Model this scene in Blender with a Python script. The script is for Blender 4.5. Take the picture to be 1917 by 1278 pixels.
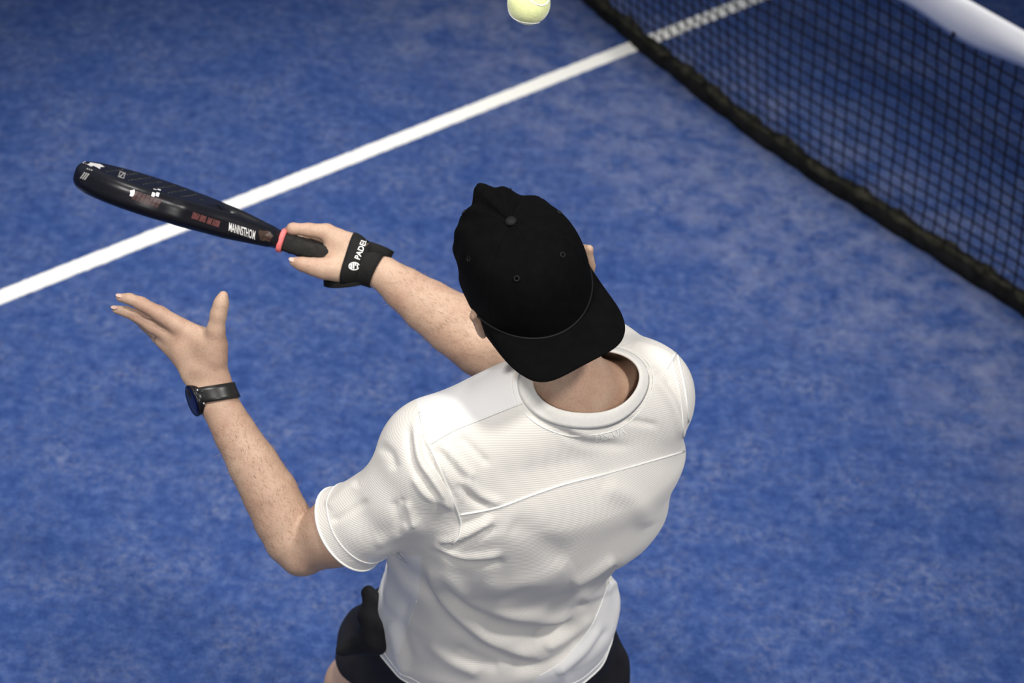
import bpy, bmesh, math, random
import numpy as np
from mathutils import Vector, Matrix
from mathutils.bvhtree import BVHTree
random.seed(7); rng = np.random.default_rng(7)

# ------------------------------------------------------------------ clean start
for o in list(bpy.data.objects):
    bpy.data.objects.remove(o, do_unlink=True)
scene = bpy.context.scene
COL = scene.collection

# ------------------------------------------------------------------ camera
IW, IH = 1917.0, 1278.0
FPX = 3801.4                     # focal length in pixels of the 1917 px wide frame
PITCH, ROLL, CAMH = 0.68878, -0.088725, 3.39655
FWD = np.array([0, math.cos(PITCH), -math.sin(PITCH)])
_r = np.array([1.0, 0, 0]); _u = np.cross(_r, FWD)
RGT = math.cos(ROLL) * _r - math.sin(ROLL) * _u
UPV = math.sin(ROLL) * _r + math.cos(ROLL) * _u
CPOS = np.array([0, 0, CAMH])
cam_d = bpy.data.cameras.new('camera'); cam = bpy.data.objects.new('camera', cam_d); COL.objects.link(cam)
cam_d.sensor_fit = 'HORIZONTAL'; cam_d.sensor_width = 36.0; cam_d.lens = 36.0 * FPX / IW
cam_d.clip_start = 0.05; cam_d.clip_end = 60
cam.matrix_world = Matrix(((RGT[0], UPV[0], -FWD[0], CPOS[0]), (RGT[1], UPV[1], -FWD[1], CPOS[1]),
                           (RGT[2], UPV[2], -FWD[2], CPOS[2]), (0, 0, 0, 1)))
cam_d.dof.use_dof = True; cam_d.dof.focus_distance = 2.95; cam_d.dof.aperture_fstop = 4.8
scene.camera = cam

# ------------------------------------------------------------------ world, lamps, exposure
vs = scene.view_settings
vs.view_transform = 'Standard'; vs.look = 'None'; vs.exposure = 0.0; vs.gamma = 1.0; vs.use_curve_mapping = False
w = bpy.data.worlds.new('hall'); scene.world = w; w.use_nodes = True
w.node_tree.nodes['Background'].inputs[0].default_value = (0.70, 0.79, 1.0, 1)
w.node_tree.nodes['Background'].inputs[1].default_value = 0.235
def area_lamp(name, loc, target, sx, sy, power, color=(1, 0.96, 0.90)):
    d = bpy.data.lights.new(name, 'AREA'); d.shape = 'RECTANGLE'; d.size = sx; d.size_y = sy
    d.energy = power; d.color = color
    o = bpy.data.objects.new(name, d); COL.objects.link(o); o.location = loc
    o.rotation_euler = (Vector(target) - Vector(loc)).to_track_quat('-Z', 'Y').to_euler()
    return o
def flood_lamp(name, loc, target, power, angle, radius, color=(1, 0.96, 0.90), blend=1.0):
    d = bpy.data.lights.new(name, 'SPOT'); d.energy = power; d.color = color
    d.spot_size = math.radians(angle); d.spot_blend = blend; d.shadow_soft_size = radius
    o = bpy.data.objects.new(name, d); COL.objects.link(o); o.location = loc
    o.rotation_euler = (Vector(target) - Vector(loc)).to_track_quat('-Z', 'Y').to_euler()
    return o
# LED floodlights of the hall: near pair and far one, cones narrowed to dim corners; last an added fill
flood_lamp('flood_and_fill', (-2.3, 0.9, 6.2), (-0.30, 3.8, 0.0), 950, 43, 0.30)
flood_lamp('flood_and_fill', (2.3, 0.6, 6.2), (-0.30, 3.8, 0.0), 930, 43, 0.30)
flood_lamp('flood_and_fill', (-0.9, 5.2, 6.4), (-0.3, 3.8, 0.0), 1250, 43, 0.30)
flood_lamp('flood_and_fill', (0.4, -4.2, 5.4), (-0.3, 3.3, 0.0), 800, 36, 0.40)  # unseen fill added behind the camera to brighten the lower back

# ------------------------------------------------------------------ helpers
def tocam(v): return v[0] * RGT + v[1] * UPV - v[2] * FWD          # camera-axes vector (x right, y up, z to viewer) -> world
def ray(px, py): return FWD + RGT * (px - IW / 2) / FPX - UPV * (py - IH / 2) / FPX
def P(px, py, d): return CPOS + ray(px, py) * d
def PZ(px, py, z):
    q = ray(px, py); return CPOS + q * ((z - CAMH) / q[2])
def pix(p):
    v = np.asarray(p) - CPOS; d = v @ FWD
    return np.stack([IW / 2 + FPX * (v @ RGT) / d, IH / 2 - FPX * (v @ UPV) / d], -1), d
def depth(p): return float((np.asarray(p) - CPOS) @ FWD)
def PL(px, py, A, length, near):                                   # point on the pixel's ray at a bone length from A
    q = ray(px, py); o = CPOS - A; a = q @ q; b = 2 * q @ o; c = o @ o - length ** 2
    D = b * b - 4 * a * c
    if D < 0: return CPOS + q * (-b / (2 * a))
    return CPOS + q * ((-b - math.sqrt(D)) / (2 * a) if near else (-b + math.sqrt(D)) / (2 * a))
def unit(v): v = np.asarray(v, float); return v / np.linalg.norm(v)

def node_mat(name):
    m = bpy.data.materials.new(name); m.use_nodes = True
    nt = m.node_tree; b = nt.nodes['Principled BSDF']
    return m, nt, b
def mat(name, col, rough=0.6, metal=0.0, spec=0.5, noise=0.0, nscale=40.0, bump=0.0, bscale=200.0, coat=0.0, sheen=0.0, sss=0.0):
    m, nt, b = node_mat(name)
    b.inputs['Base Color'].default_value = (*col, 1); b.inputs['Roughness'].default_value = rough
    b.inputs['Metallic'].default_value = metal; b.inputs['Specular IOR Level'].default_value = spec
    b.inputs['Coat Weight'].default_value = coat; b.inputs['Sheen Weight'].default_value = sheen
    tc = nt.nodes.new('ShaderNodeTexCoord')
    if noise:
        n = nt.nodes.new('ShaderNodeTexNoise'); n.inputs['Scale'].default_value = nscale; n.inputs['Detail'].default_value = 5
        r = nt.nodes.new('ShaderNodeValToRGB')
        r.color_ramp.elements[0].position = 0.3; r.color_ramp.elements[1].position = 0.7
        r.color_ramp.elements[0].color = (*[c * (1 - noise) for c in col], 1)
        r.color_ramp.elements[1].color = (*[min(1, c * (1 + noise)) for c in col], 1)
        nt.links.new(tc.outputs['Object'], n.inputs['Vector']); nt.links.new(n.outputs['Fac'], r.inputs[0])
        nt.links.new(r.outputs[0], b.inputs['Base Color'])
    if bump:
        n = nt.nodes.new('ShaderNodeTexNoise'); n.inputs['Scale'].default_value = bscale; n.inputs['Detail'].default_value = 3
        bp = nt.nodes.new('ShaderNodeBump'); bp.inputs['Strength'].default_value = bump; bp.inputs['Distance'].default_value = 0.002
        nt.links.new(tc.outputs['Object'], n.inputs['Vector']); nt.links.new(n.outputs['Fac'], bp.inputs['Height'])
        nt.links.new(bp.outputs[0], b.inputs['Normal'])
    if sss:
        b.inputs['Subsurface Weight'].default_value = sss; b.inputs['Subsurface Radius'].default_value = (1, .35, .2)
        b.inputs['Subsurface Scale'].default_value = 0.006
    return m
def mesh_obj(name, V, F, m, parent=None, smooth=True, mats=None):
    me = bpy.data.meshes.new(name); me.from_pydata([tuple(map(float, v)) for v in V], [], [tuple(map(int, f)) for f in F]); me.update()
    for q in (mats or [m]): me.materials.append(q)
    if smooth: me.polygons.foreach_set('use_smooth', [True] * len(me.polygons))
    o = bpy.data.objects.new(name, me); COL.objects.link(o)
    if parent is not None: o.parent = parent; o.matrix_parent_inverse = parent.matrix_world.inverted()
    return o
def empty(name, loc):
    o = bpy.data.objects.new(name, None); COL.objects.link(o); o.location = tuple(map(float, loc)); o.empty_display_size = 0.05
    bpy.context.view_layer.update(); return o
def tag(o, label=None, cat=None, group=None, kind=None):
    for k, v in (('label', label), ('category', cat), ('group', group), ('kind', kind)):
        if v: o[k] = v
    return o
def grid_faces(n, m, close_n=False, close_m=False):
    F = []
    for i in range(n if close_n else n - 1):
        for j in range(m if close_m else m - 1):
            i2, j2 = (i + 1) % n, (j + 1) % m
            F.append((i * m + j, i2 * m + j, i2 * m + j2, i * m + j2))
    return F
def sweep(pts, r, k=8, closed=False, flat=None):
    """tube (or flat ribbon when flat=(axis, half_width, half_thickness)) along points"""
    pts = [np.asarray(p, float) for p in pts]; n = len(pts); V = []
    prev = None
    for i, p in enumerate(pts):
        a = pts[(i - 1) % n] if (closed or i > 0) else p; b = pts[(i + 1) % n] if (closed or i < n - 1) else p
        t = unit(b - a)
        if flat is not None:
            u = flat[0][i] if isinstance(flat[0], list) else flat[0]
            u = unit(u - t * (u @ t)); v = np.cross(t, u)
        else:
            ref = prev if prev is not None else (np.array([0, 0, 1.]) if abs(t[2]) < 0.9 else np.array([1., 0, 0]))
            u = unit(ref - t * (ref @ t)); v = np.cross(t, u); prev = u
        rr = r[i] if isinstance(r, (list, tuple, np.ndarray)) else r
        for q in range(k):
            an = 2 * math.pi * (q + .5) / k
            if flat is not None:
                c, s = math.cos(an), math.sin(an)
                V.append(p + u * flat[1] * math.copysign(abs(c) ** .35, c) + v * flat[2] * math.copysign(abs(s) ** .6, s))
            else: V.append(p + u * rr * math.cos(an) + v * rr * math.sin(an))
    F = grid_faces(n, k, closed, True)
    if not closed: F += [tuple(range(k)), tuple(range((n - 1) * k + k - 1, (n - 1) * k - 1, -1))]
    return V, F
def smooth_path(pts, n=40):
    """Catmull-Rom through pts"""
    pts = np.asarray(pts, float); m = len(pts); out = []
    for t in np.linspace(0, m - 1, n):
        i = min(int(t), m - 2); f = t - i
        p0, p1, p2, p3 = pts[max(i - 1, 0)], pts[i], pts[i + 1], pts[min(i + 2, m - 1)]
        out.append(.5 * ((2 * p1) + (-p0 + p2) * f + (2 * p0 - 5 * p1 + 4 * p2 - p3) * f * f + (-p0 + 3 * p1 - 3 * p2 + p3) * f ** 3))
    return np.array(out)

# ---- signed-distance modelling: tapered elliptical segments blended into one surface, meshed with surface nets
class Seg:
    def __init__(s, A, B, ra, rb, U=None, k=0.012):
        s.A, s.B = np.asarray(A, float), np.asarray(B, float); s.k = k
        ra = (ra, ra) if np.isscalar(ra) else ra; rb = (rb, rb) if np.isscalar(rb) else rb
        s.ra, s.rb = ra, rb
        ax = s.B - s.A; s.L2 = max(ax @ ax, 1e-10); s.ax = ax; s.w = unit(ax) if ax @ ax > 1e-10 else np.array([0, 0, 1.])
        if U is None: U = np.array([0, 0, 1.]) if abs(s.w[2]) < .9 else np.array([1., 0, 0])
        s.u = unit(U - s.w * (U @ s.w)); s.v = np.cross(s.w, s.u)
        s.c = (s.A + s.B) / 2; s.r = math.sqrt(s.L2) / 2 + max(*ra, *rb)
    def d(s, p):
        q = p - s.A; t = np.clip((q @ s.ax) / s.L2, 0, 1); q = q - t[:, None] * s.ax
        ru = s.ra[0] + (s.rb[0] - s.ra[0]) * t; rv = s.ra[1] + (s.rb[1] - s.ra[1]) * t; rm = np.minimum(ru, rv)
        k = np.sqrt((q @ s.u / ru) ** 2 + (q @ s.v / rv) ** 2 + (q @ s.w / rm) ** 2)
        return (k - 1) * rm
class Ell:
    def __init__(s, C, axes, rad, k=0.012):
        s.C = np.asarray(C, float); s.M = np.array([unit(a) for a in axes]); s.rad = np.asarray(rad, float); s.k = k
        s.c = s.C; s.r = float(max(rad))
    def d(s, p):
        q = (p - s.C) @ s.M.T; k0 = np.sqrt(((q / s.rad) ** 2).sum(1)); k1 = np.sqrt(((q / s.rad ** 2) ** 2).sum(1)) + 1e-9
        return np.where(k0 < .3, (k0 - 1) * s.rad.min(), k0 * (k0 - 1) / k1)
def chain(nodes, k=0.012, U=None):
    """nodes: (point, radius or (ru, rv))"""
    return [Seg(nodes[i][0], nodes[i + 1][0], nodes[i][1], nodes[i + 1][1], U, k) for i in range(len(nodes) - 1)]
def smin(a, b, k):
    h = np.clip(.5 + .5 * (b - a) / k, 0, 1); return b + (a - b) * h - k * h * (1 - h)
def blend(prims, p):
    d = None
    for q in prims:
        e = q.d(p); d = e if d is None else smin(d, e, q.k)
    return d
def surface_nets(func, lo, hi, h, prims=None, B=20):
    """func(p, prims) -> distance. Returns vertices and quads."""
    lo = np.asarray(lo, float); n = np.ceil((np.asarray(hi) - lo) / h).astype(int) + 1
    NX, NY, NZ = (n + 2).tolist()
    ids, pos, faces = [], [], []
    off = np.array([(i, j, k) for i in (0, 1) for j in (0, 1) for k in (0, 1)])
    brad = B * h * .87
    for bi in range(0, n[0], B):
        for bj in range(0, n[1], B):
            for bk in range(0, n[2], B):
                c = lo + (np.array([bi, bj, bk]) + B / 2) * h
                sel = prims
                if prims is not None:
                    sel = [q for q in prims if np.linalg.norm(q.c - c) - q.r < brad + q.k + 0.02]
                    if not sel: continue
                if func(c[None], sel)[0] > brad * 1.25 + 0.015: continue
                ax = [np.arange(b0 - 1, b0 + B + 1) for b0 in (bi, bj, bk)]
                G = np.stack(np.meshgrid(*ax, indexing='ij'), -1); S = G.shape[:3]
                D = func(lo + G.reshape(-1, 3) * h, sel).reshape(S)
                s = D < 0
                if s.all() or not s.any(): continue
                # active cells in [b0, b0+B)
                core = [s[1 + i:S[0] - 1 + i, 1 + j:S[1] - 1 + j, 1 + k:S[2] - 1 + k] for i, j, k in off]
                core = [s[1 + i:B + 1 + i, 1 + j:B + 1 + j, 1 + k:B + 1 + k] for i, j, k in off]
                tot = sum(q.astype(np.int8) for q in core)
                cells = np.argwhere((tot > 0) & (tot < 8))
                if len(cells):
                    cl = cells + 1; acc = np.zeros((len(cl), 3)); cnt = np.zeros(len(cl))
                    for a in range(8):
                        for b in range(a + 1, 8):
                            if abs(off[a] - off[b]).sum() != 1: continue
                            da = D[tuple((cl + off[a]).T)]; db = D[tuple((cl + off[b]).T)]
                            x = (da < 0) != (db < 0)
                            t = np.where(x, da / np.where(x, da - db, 1), 0)
                            acc += np.where(x[:, None], off[a] + t[:, None] * (off[b] - off[a]), 0); cnt += x
                    g = cells + np.array([bi, bj, bk])
                    pos.append(lo + (g + acc / cnt[:, None]) * h)
                    ids.append((g[:, 0] + 1) * NY * NZ + (g[:, 1] + 1) * NZ + g[:, 2] + 1)
                for axis in range(3):
                    o = np.zeros(3, int); o[axis] = 1
                    a = s[1:B + 1, 1:B + 1, 1:B + 1]; b = s[1 + o[0]:B + 1 + o[0], 1 + o[1]:B + 1 + o[1], 1 + o[2]:B + 1 + o[2]]
                    e = np.argwhere(a != b)
                    if not len(e): continue
                    flip = a[tuple(e.T)]; g = e + np.array([bi, bj, bk])
                    u, v = [(1, 2), (2, 0), (0, 1)][axis]
                    du = np.zeros(3, int); du[u] = 1; dv = np.zeros(3, int); dv[v] = 1
                    q = [g - du - dv, g - dv, g, g - du]
                    I = np.stack([(x[:, 0] + 1) * NY * NZ + (x[:, 1] + 1) * NZ + x[:, 2] + 1 for x in q], 1)
                    I[~flip] = I[~flip][:, ::-1]; faces.append(I)
    ids = np.concatenate(ids); pos = np.concatenate(pos); faces = np.concatenate(faces)
    o = np.argsort(ids); ids = ids[o]; pos = pos[o]
    F = np.searchsorted(ids, faces); F = np.clip(F, 0, len(ids) - 1)
    ok = (ids[F] == faces).all(1)
    return pos, F[ok]
def relax(V, F, it=2, lam=.5):
    n = len(V); E = np.concatenate([F[:, [i, (i + 1) % F.shape[1]]] for i in range(F.shape[1])]); E = np.concatenate([E, E[:, ::-1]])
    cnt = np.bincount(E[:, 0], minlength=n)[:, None] + 1e-9
    for _ in range(it):
        S = np.stack([np.bincount(E[:, 0], weights=V[E[:, 1], c], minlength=n) for c in range(3)], 1) / cnt
        V = V + lam * (S - V)
    return V
def normals(V, F):
    T = np.concatenate([F[:, [0, 1, 2]], F[:, [0, 2, 3]]]) if F.shape[1] == 4 else F
    fn = np.cross(V[T[:, 1]] - V[T[:, 0]], V[T[:, 2]] - V[T[:, 0]]); N = np.zeros_like(V)
    for c in range(3):
        for i in range(3): N[:, c] += np.bincount(T[:, i], weights=fn[:, c], minlength=len(V))
    return N / (np.linalg.norm(N, axis=1, keepdims=True) + 1e-12)
def clip_mesh(V, T, g):
    """keep the part of triangles T where g < 0, cut exactly along g = 0"""
    s = g[T] < 0; c = s.sum(1); out = [T[c == 3]]; newV = []; key = {}
    V = list(V)
    def cut(a, b):
        k = (a, b) if a < b else (b, a)
        if k not in key:
            t = g[a] / (g[a] - g[b]); key[k] = len(V); V.append(V[a] + t * (V[b] - V[a]))
        return key[k]
    extra = []
    for tri, ss in zip(T[(c > 0) & (c < 3)], s[(c > 0) & (c < 3)]):
        tri = list(map(int, tri))
        if ss.sum() == 1:
            i = int(np.argmax(ss)); a, b, d = tri[i], tri[(i + 1) % 3], tri[(i + 2) % 3]
            extra.append((a, cut(a, b), cut(a, d)))
        else:
            i = int(np.argmin(ss)); a, b, d = tri[i], tri[(i + 1) % 3], tri[(i + 2) % 3]
            x, y = cut(a, b), cut(a, d); extra += [(x, b, d), (x, d, y)]
    T2 = np.concatenate([out[0], np.array(extra, int).reshape(-1, 3)])
    V = np.array(V); used = np.unique(T2); m = np.full(len(V), -1); m[used] = np.arange(len(used))
    return V[used], m[T2]
def tris(F): return np.concatenate([F[:, [0, 1, 2]], F[:, [0, 2, 3]]])
def bvh(V, F): return BVHTree.FromPolygons([tuple(map(float, v)) for v in V], [tuple(map(int, f)) for f in F])
def onto(tree, px, py, lift=0.0):
    """where the line of sight of this pixel meets a modelled surface (used once, to place seams and prints on it)"""
    d = ray(px, py); h = tree.ray_cast(Vector(CPOS), Vector(d))
    if h[0] is None: return None
    n = np.array(h[1]); n = n if n @ d < 0 else -n
    return np.array(h[0]) + n * lift
def path_on(tree, pts, n=40, lift=0.0):
    out = [onto(tree, x, y, lift) for x, y in smooth_path(pts, n)]
    return [p for p in out if p is not None]
_font_cache = {}
def text_mesh(s):
    cu = bpy.data.curves.new('lettering', 'FONT'); cu.body = s; cu.align_x = 'CENTER'; cu.align_y = 'CENTER'; cu.resolution_u = 3; cu.offset = 0.012
    ob = bpy.data.objects.new('lettering', cu); COL.objects.link(ob)
    dg = bpy.context.evaluated_depsgraph_get(); me = bpy.data.meshes.new_from_object(ob.evaluated_get(dg))
    V = np.array([v.co[:2] for v in me.vertices]); F = [tuple(p.vertices) for p in me.polygons]
    bpy.data.objects.remove(ob, do_unlink=True); bpy.data.meshes.remove(me)
    return V, F
def print_on(name, tree, V2, F, m, parent, lift=0.0006):
    """flat print: 2-D shape given at pixel positions laid onto a modelled surface"""
    pts = [onto(tree, x, y, lift) for x, y in V2]
    F = [f for f in F if all(pts[i] is not None for i in f)]
    V = [p if p is not None else np.zeros(3) for p in pts]
    used = sorted({i for f in F for i in f}); mp = {u: i for i, u in enumerate(used)}
    if not F: return None
    return mesh_obj(name, [V[u] for u in used], [tuple(mp[i] for i in f) for f in F], m, parent, smooth=False)

# ================================================================== the court
TH, LO, NO, CELL = 0.75166, 3.93069, 3.87606, 0.04285
LD = np.array([math.cos(TH), math.sin(TH), 0]); ND = np.array([-math.sin(TH), math.cos(TH), 0])
def court(a, b, z): return LD * (NO + a) + ND * (LO + b) + np.array([0, 0, z])      # a along the centre line, b along the net

def turf_material():
    m, nt, b = node_mat('blue_turf'); L = nt.links
    tc = nt.nodes.new('ShaderNodeTexCoord')
    def noise(scale, detail, rough=.6, stretch=None):
        n = nt.nodes.new('ShaderNodeTexNoise'); n.inputs['Scale'].default_value = scale; n.inputs['Detail'].default_value = detail
        n.inputs['Roughness'].default_value = rough
        if stretch:
            mp = nt.nodes.new('ShaderNodeMapping'); mp.inputs['Scale'].default_value = stretch
            L.new(tc.outputs['Object'], mp.inputs[0]); L.new(mp.outputs[0], n.inputs['Vector'])
        else: L.new(tc.outputs['Object'], n.inputs['Vector'])
        return n.outputs['Fac']
    def ramp(src, stops):
        r = nt.nodes.new('ShaderNodeValToRGB'); e = r.color_ramp.elements
        while len(e) < len(stops): e.new(.5)
        for q, (p, c) in zip(e, stops): q.position = p; q.color = (*c, 1)
        L.new(src, r.inputs[0]); return r.outputs[0]
    def mix(f, a, c, kind='MIX'):
        x = nt.nodes.new('ShaderNodeMix'); x.data_type = 'RGBA'; x.blend_type = kind
        if hasattr(f, 'default_value'): L.new(f, x.inputs[0])
        else: x.inputs[0].default_value = f
        for s, v in ((6, a), (7, c)):
            if isinstance(v, tuple): x.inputs[s].default_value = (*v, 1)
            else: L.new(v, x.inputs[s])
        return x.outputs[2]
    base = ramp(noise(26, 8, .72), [(.30, (.014, .037, .155)), (.50, (.030, .068, .225)), (.72, (.074, .124, .310))])
    fibre = ramp(noise(330, 4, .75, (1, .55, 1)), [(.28, (.35, .40, .50)), (.5, (1, 1, 1)), (.72, (1.9, 1.65, 1.35))])
    col = mix(1.0, base, fibre, 'MULTIPLY')
    # silica sand that has collected in drifts on the pile
    sand = ramp(noise(5.5, 10, .70), [(.42, (0, 0, 0)), (.66, (1, 1, 1))])
    sand2 = ramp(noise(48, 6, .75), [(.42, (0, 0, 0)), (.68, (1, 1, 1))])
    s = nt.nodes.new('ShaderNodeMath'); s.operation = 'MULTIPLY'; L.new(sand, s.inputs[0]); L.new(sand2, s.inputs[1])
    s2 = nt.nodes.new('ShaderNodeMath'); s2.operation = 'MULTIPLY'; L.new(s.outputs[0], s2.inputs[0]); s2.inputs[1].default_value = .70
    col = mix(s2.outputs[0], col, (.20, .23, .34))
    # more sand lies in a broken drift along both sides of the net, where brushing leaves it
    dot = nt.nodes.new('ShaderNodeVectorMath'); dot.operation = 'DOT_PRODUCT'; dot.inputs[1].default_value = tuple(LD); L.new(tc.outputs['Object'], dot.inputs[0])
    off = nt.nodes.new('ShaderNodeMath'); off.operation = 'ADD'; off.inputs[1].default_value = -(NO + .02); L.new(dot.outputs['Value'], off.inputs[0])
    ab = nt.nodes.new('ShaderNodeMath'); ab.operation = 'ABSOLUTE'; L.new(off.outputs[0], ab.inputs[0])
    mr = nt.nodes.new('ShaderNodeMapRange'); mr.interpolation_type = 'SMOOTHSTEP'
    for i_, v_ in ((1, .12), (2, .66), (3, 1.0), (4, 0.0)): mr.inputs[i_].default_value = v_
    L.new(ab.outputs[0], mr.inputs[0])
    patch = ramp(noise(9, 9, .68), [(.42, (0, 0, 0)), (.66, (1, 1, 1))])
    dm = nt.nodes.new('ShaderNodeMath'); dm.operation = 'MULTIPLY'; L.new(mr.outputs[0], dm.inputs[0]); L.new(patch, dm.inputs[1])
    dm2 = nt.nodes.new('ShaderNodeMath'); dm2.operation = 'MULTIPLY'; L.new(dm.outputs[0], dm2.inputs[0]); dm2.inputs[1].default_value = .46
    col = mix(dm2.outputs[0], col, (.26, .28, .40))
    L.new(col, b.inputs['Base Color']); b.inputs['Roughness'].default_value = .9; b.inputs['Specular IOR Level'].default_value = .15
    bp = nt.nodes.new('ShaderNodeBump'); bp.inputs['Strength'].default_value = .6; bp.inputs['Distance'].default_value = .006
    L.new(noise(300, 4, .7), bp.inputs['Height']); L.new(bp.outputs[0], b.inputs['Normal'])
    return m
M_turf = turf_material()
def slab(name, a0, a1, b0, b1, z0, z1, m, parent=None):
    c = [court(a, b, z) for z in (z0, z1) for a, b in ((a0, b0), (a1, b0), (a1, b1), (a0, b1))]
    return mesh_obj(name, c, [(3, 2, 1, 0), (4, 5, 6, 7), (0, 1, 5, 4), (1, 2, 6, 5), (2, 3, 7, 6), (3, 0, 4, 7)], m, parent, smooth=False)
floor = slab('floor', -11, 11, -7, 7, -0.05, 0.0, M_turf)
tag(floor, 'blue artificial turf of an indoor padel court with drifts of pale sand', 'turf', kind='structure')

# white centre line: a strip of white pile with slightly ragged edges
m_line = mat('white_turf', (.86, .85, .80), rough=.9, spec=.1, noise=.05, nscale=260, bump=.5, bscale=350)
na = 1300; V = []; F = []
for i in range(na):
    a = -6.95 + 13.9 * i / (na - 1)
    e = rng.normal(0, .0009, 2)
    V += [court(a, -.0262 + e[0], .0005), court(a, -.0250 + e[0], .0035), court(a, .0250 + e[1], .0035), court(a, .0262 + e[1], .0005)]
line = mesh_obj('court_line', V, grid_faces(na, 4), m_line, smooth=False)
tag(line, 'white centre service line crossing the blue turf and running under the net', 'court line')

# ------------------------------------------------------------------ the net
NETH, BAND = 0.895, 0.108
bo_b = np.array([-5.0, -3.0, -1.63, -1.14, -.9, -.62, -.40, -.22, 0.0, .30, .8, 1.6, 3.0, 5.0])
bo_a = np.array([.10, .16, .178, .170, .165, .170, .185, .207, .232, .285, .33, .28, .2, .1])
def bottom_off(b): return np.interp(b, bo_b, bo_a)
def net_pt(b, z):
    t = 1 - z / NETH
    o = bottom_off(b) * t ** 1.0 + .012 * math.sin(b * 5.1 + 3 * t) * t * (1 - t) * 4
    return court(o, b, z)
net = empty('padel_net', court(0.0, 0, 0)); tag(net, 'black mesh padel net with white top band standing across the blue court', 'net')
m_cord = mat('black_net_cord', (.008, .008, .012), rough=.8, spec=.2, noise=.3, nscale=120)
b0n, b1n = -4.6, 4.6
ncol = int((b1n - b0n) / CELL); nrow = 18; zb = .030; zt = NETH - BAND + .006
rows_z = [zb + (zt - zb) * i / nrow for i in range(nrow + 1)]
def cord_tube(pts, r, V, F):
    o = len(V); v, f = sweep(pts, r, 4); V += v; F += [tuple(i + o for i in q) for q in f]
V, F = [], []
jit = rng.normal(0, .0016, (ncol + 1, nrow + 1, 2))
def node(i, j):
    return net_pt(b0n + i * CELL + jit[i, j, 0] + .010 * math.sin(i * .21) * (1 - j / nrow), rows_z[j] + jit[i, j, 1])
for i in range(ncol + 1): cord_tube([node(i, j) for j in range(nrow + 1)], .0031, V, F)
for j in range(nrow + 1): cord_tube([node(i, j) for i in range(ncol + 1)], .0026, V, F)
# knots where the cords cross
for i in range(ncol + 1):
    for j in range(nrow + 1):
        p = node(i, j); o = len(V); r = .0056
        V += [p + LD * r, p + ND * r, p - LD * r, p - ND * r, p + np.array([0, 0, r]), p - np.array([0, 0, r])]
        F += [tuple(o + q for q in t) for t in ((0, 1, 4), (1, 2, 4), (2, 3, 4), (3, 0, 4), (1, 0, 5), (2, 1, 5), (3, 2, 5), (0, 3, 5))]
netting = mesh_obj('netting', V, F, m_cord, net); tag(netting, kind='stuff')
# bottom tape: a rolled black hem lying on the turf with fuzzy, dusty pile on its upper edge
m_tape = mat('dusty_black_hem', (.010, .010, .010), rough=.95, spec=.1, noise=.5, nscale=25, bump=.8, bscale=160)
m_hem2 = mat('dusty_olive_hem', (.030, .029, .020), rough=.95, spec=.1, noise=.75, nscale=30, bump=1, bscale=140)
bs = np.linspace(b0n, b1n, 500)
V, F = [], []
pts = [net_pt(b, .026) + np.array([0, 0, .004 * math.sin(b * 23) + .003 * math.sin(b * 61)]) for b in bs]
v, f = sweep(pts, .02, 10, flat=(np.array([0, 0, 1.]), .027, .015)); tape = mesh_obj('bottom_tape', v, f, m_tape, net)
pts = [net_pt(b, .054) + LD * (.006 + .003 * math.sin(b * 31)) + np.array([0, 0, .004 * math.sin(b * 17 + 1)]) for b in bs]
rad = [.016 + .004 * math.sin(b * 41) + .003 * math.sin(b * 97 + 2) for b in bs]
v, f = sweep(pts, rad, 9); mesh_obj('hem_roll', v, f, m_hem2, net)
# white top band folded over the cable, lower edge slack and wavy
m_band = mat('white_net_band', (.74, .74, .77), rough=.55, spec=.3, noise=.04, nscale=6, bump=.15, bscale=500)
ring = []
for i, b in enumerate(np.linspace(b0n, b1n, 420)):
    wave = .008 * math.sin(b * 9.0 + .6) + .006 * math.sin(b * 17.3)
    low = NETH - BAND - wave; puff = .010 + .006 * math.sin(b * 7.7 + 1.1)
    top = NETH
    prof = [(-.006, low), (-.010 - .4 * puff, low + .022), (-.012 - puff, low + .05), (-.013 - .4 * puff, top - .022), (-.010, top - .006), (-.005, top),
            (.005, top), (.010, top - .006), (.013, top - .03), (.012 + .5 * puff, low + .05), (.009, low + .02), (.006, low)]
    ring.append([court(o + bottom_off(b) * (1 - z / NETH) * .7, b, z) for o, z in prof])
k = len(ring[0]); V = [p for r in ring for p in r]
F = grid_faces(len(ring), k, False, True) + [tuple(range(k)), tuple(range((len(ring) - 1) * k + k - 1, (len(ring) - 1) * k - 1, -1))]
mesh_obj('top_band', V, F, m_band, net)
# small black ties that lace the netting to the band
t0 = onto(bvh(V, F), 1785, 48)
bt = float((t0 - court(0, 0, 0)) @ ND) if t0 is not None else -1.3
for b in (bt, bt - 1.02, bt + 1.05, bt + 2.1):
    c = net_pt(b, NETH - BAND + .012) - LD * .014
    v, f = sweep([c - np.array([0, 0, .02]), c + np.array([0, 0, .000]), c + np.array([0, 0, .012])], .004, 6, flat=(ND, .005, .003))
    mesh_obj('lacing_tie', v, f, m_cord, net)

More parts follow.
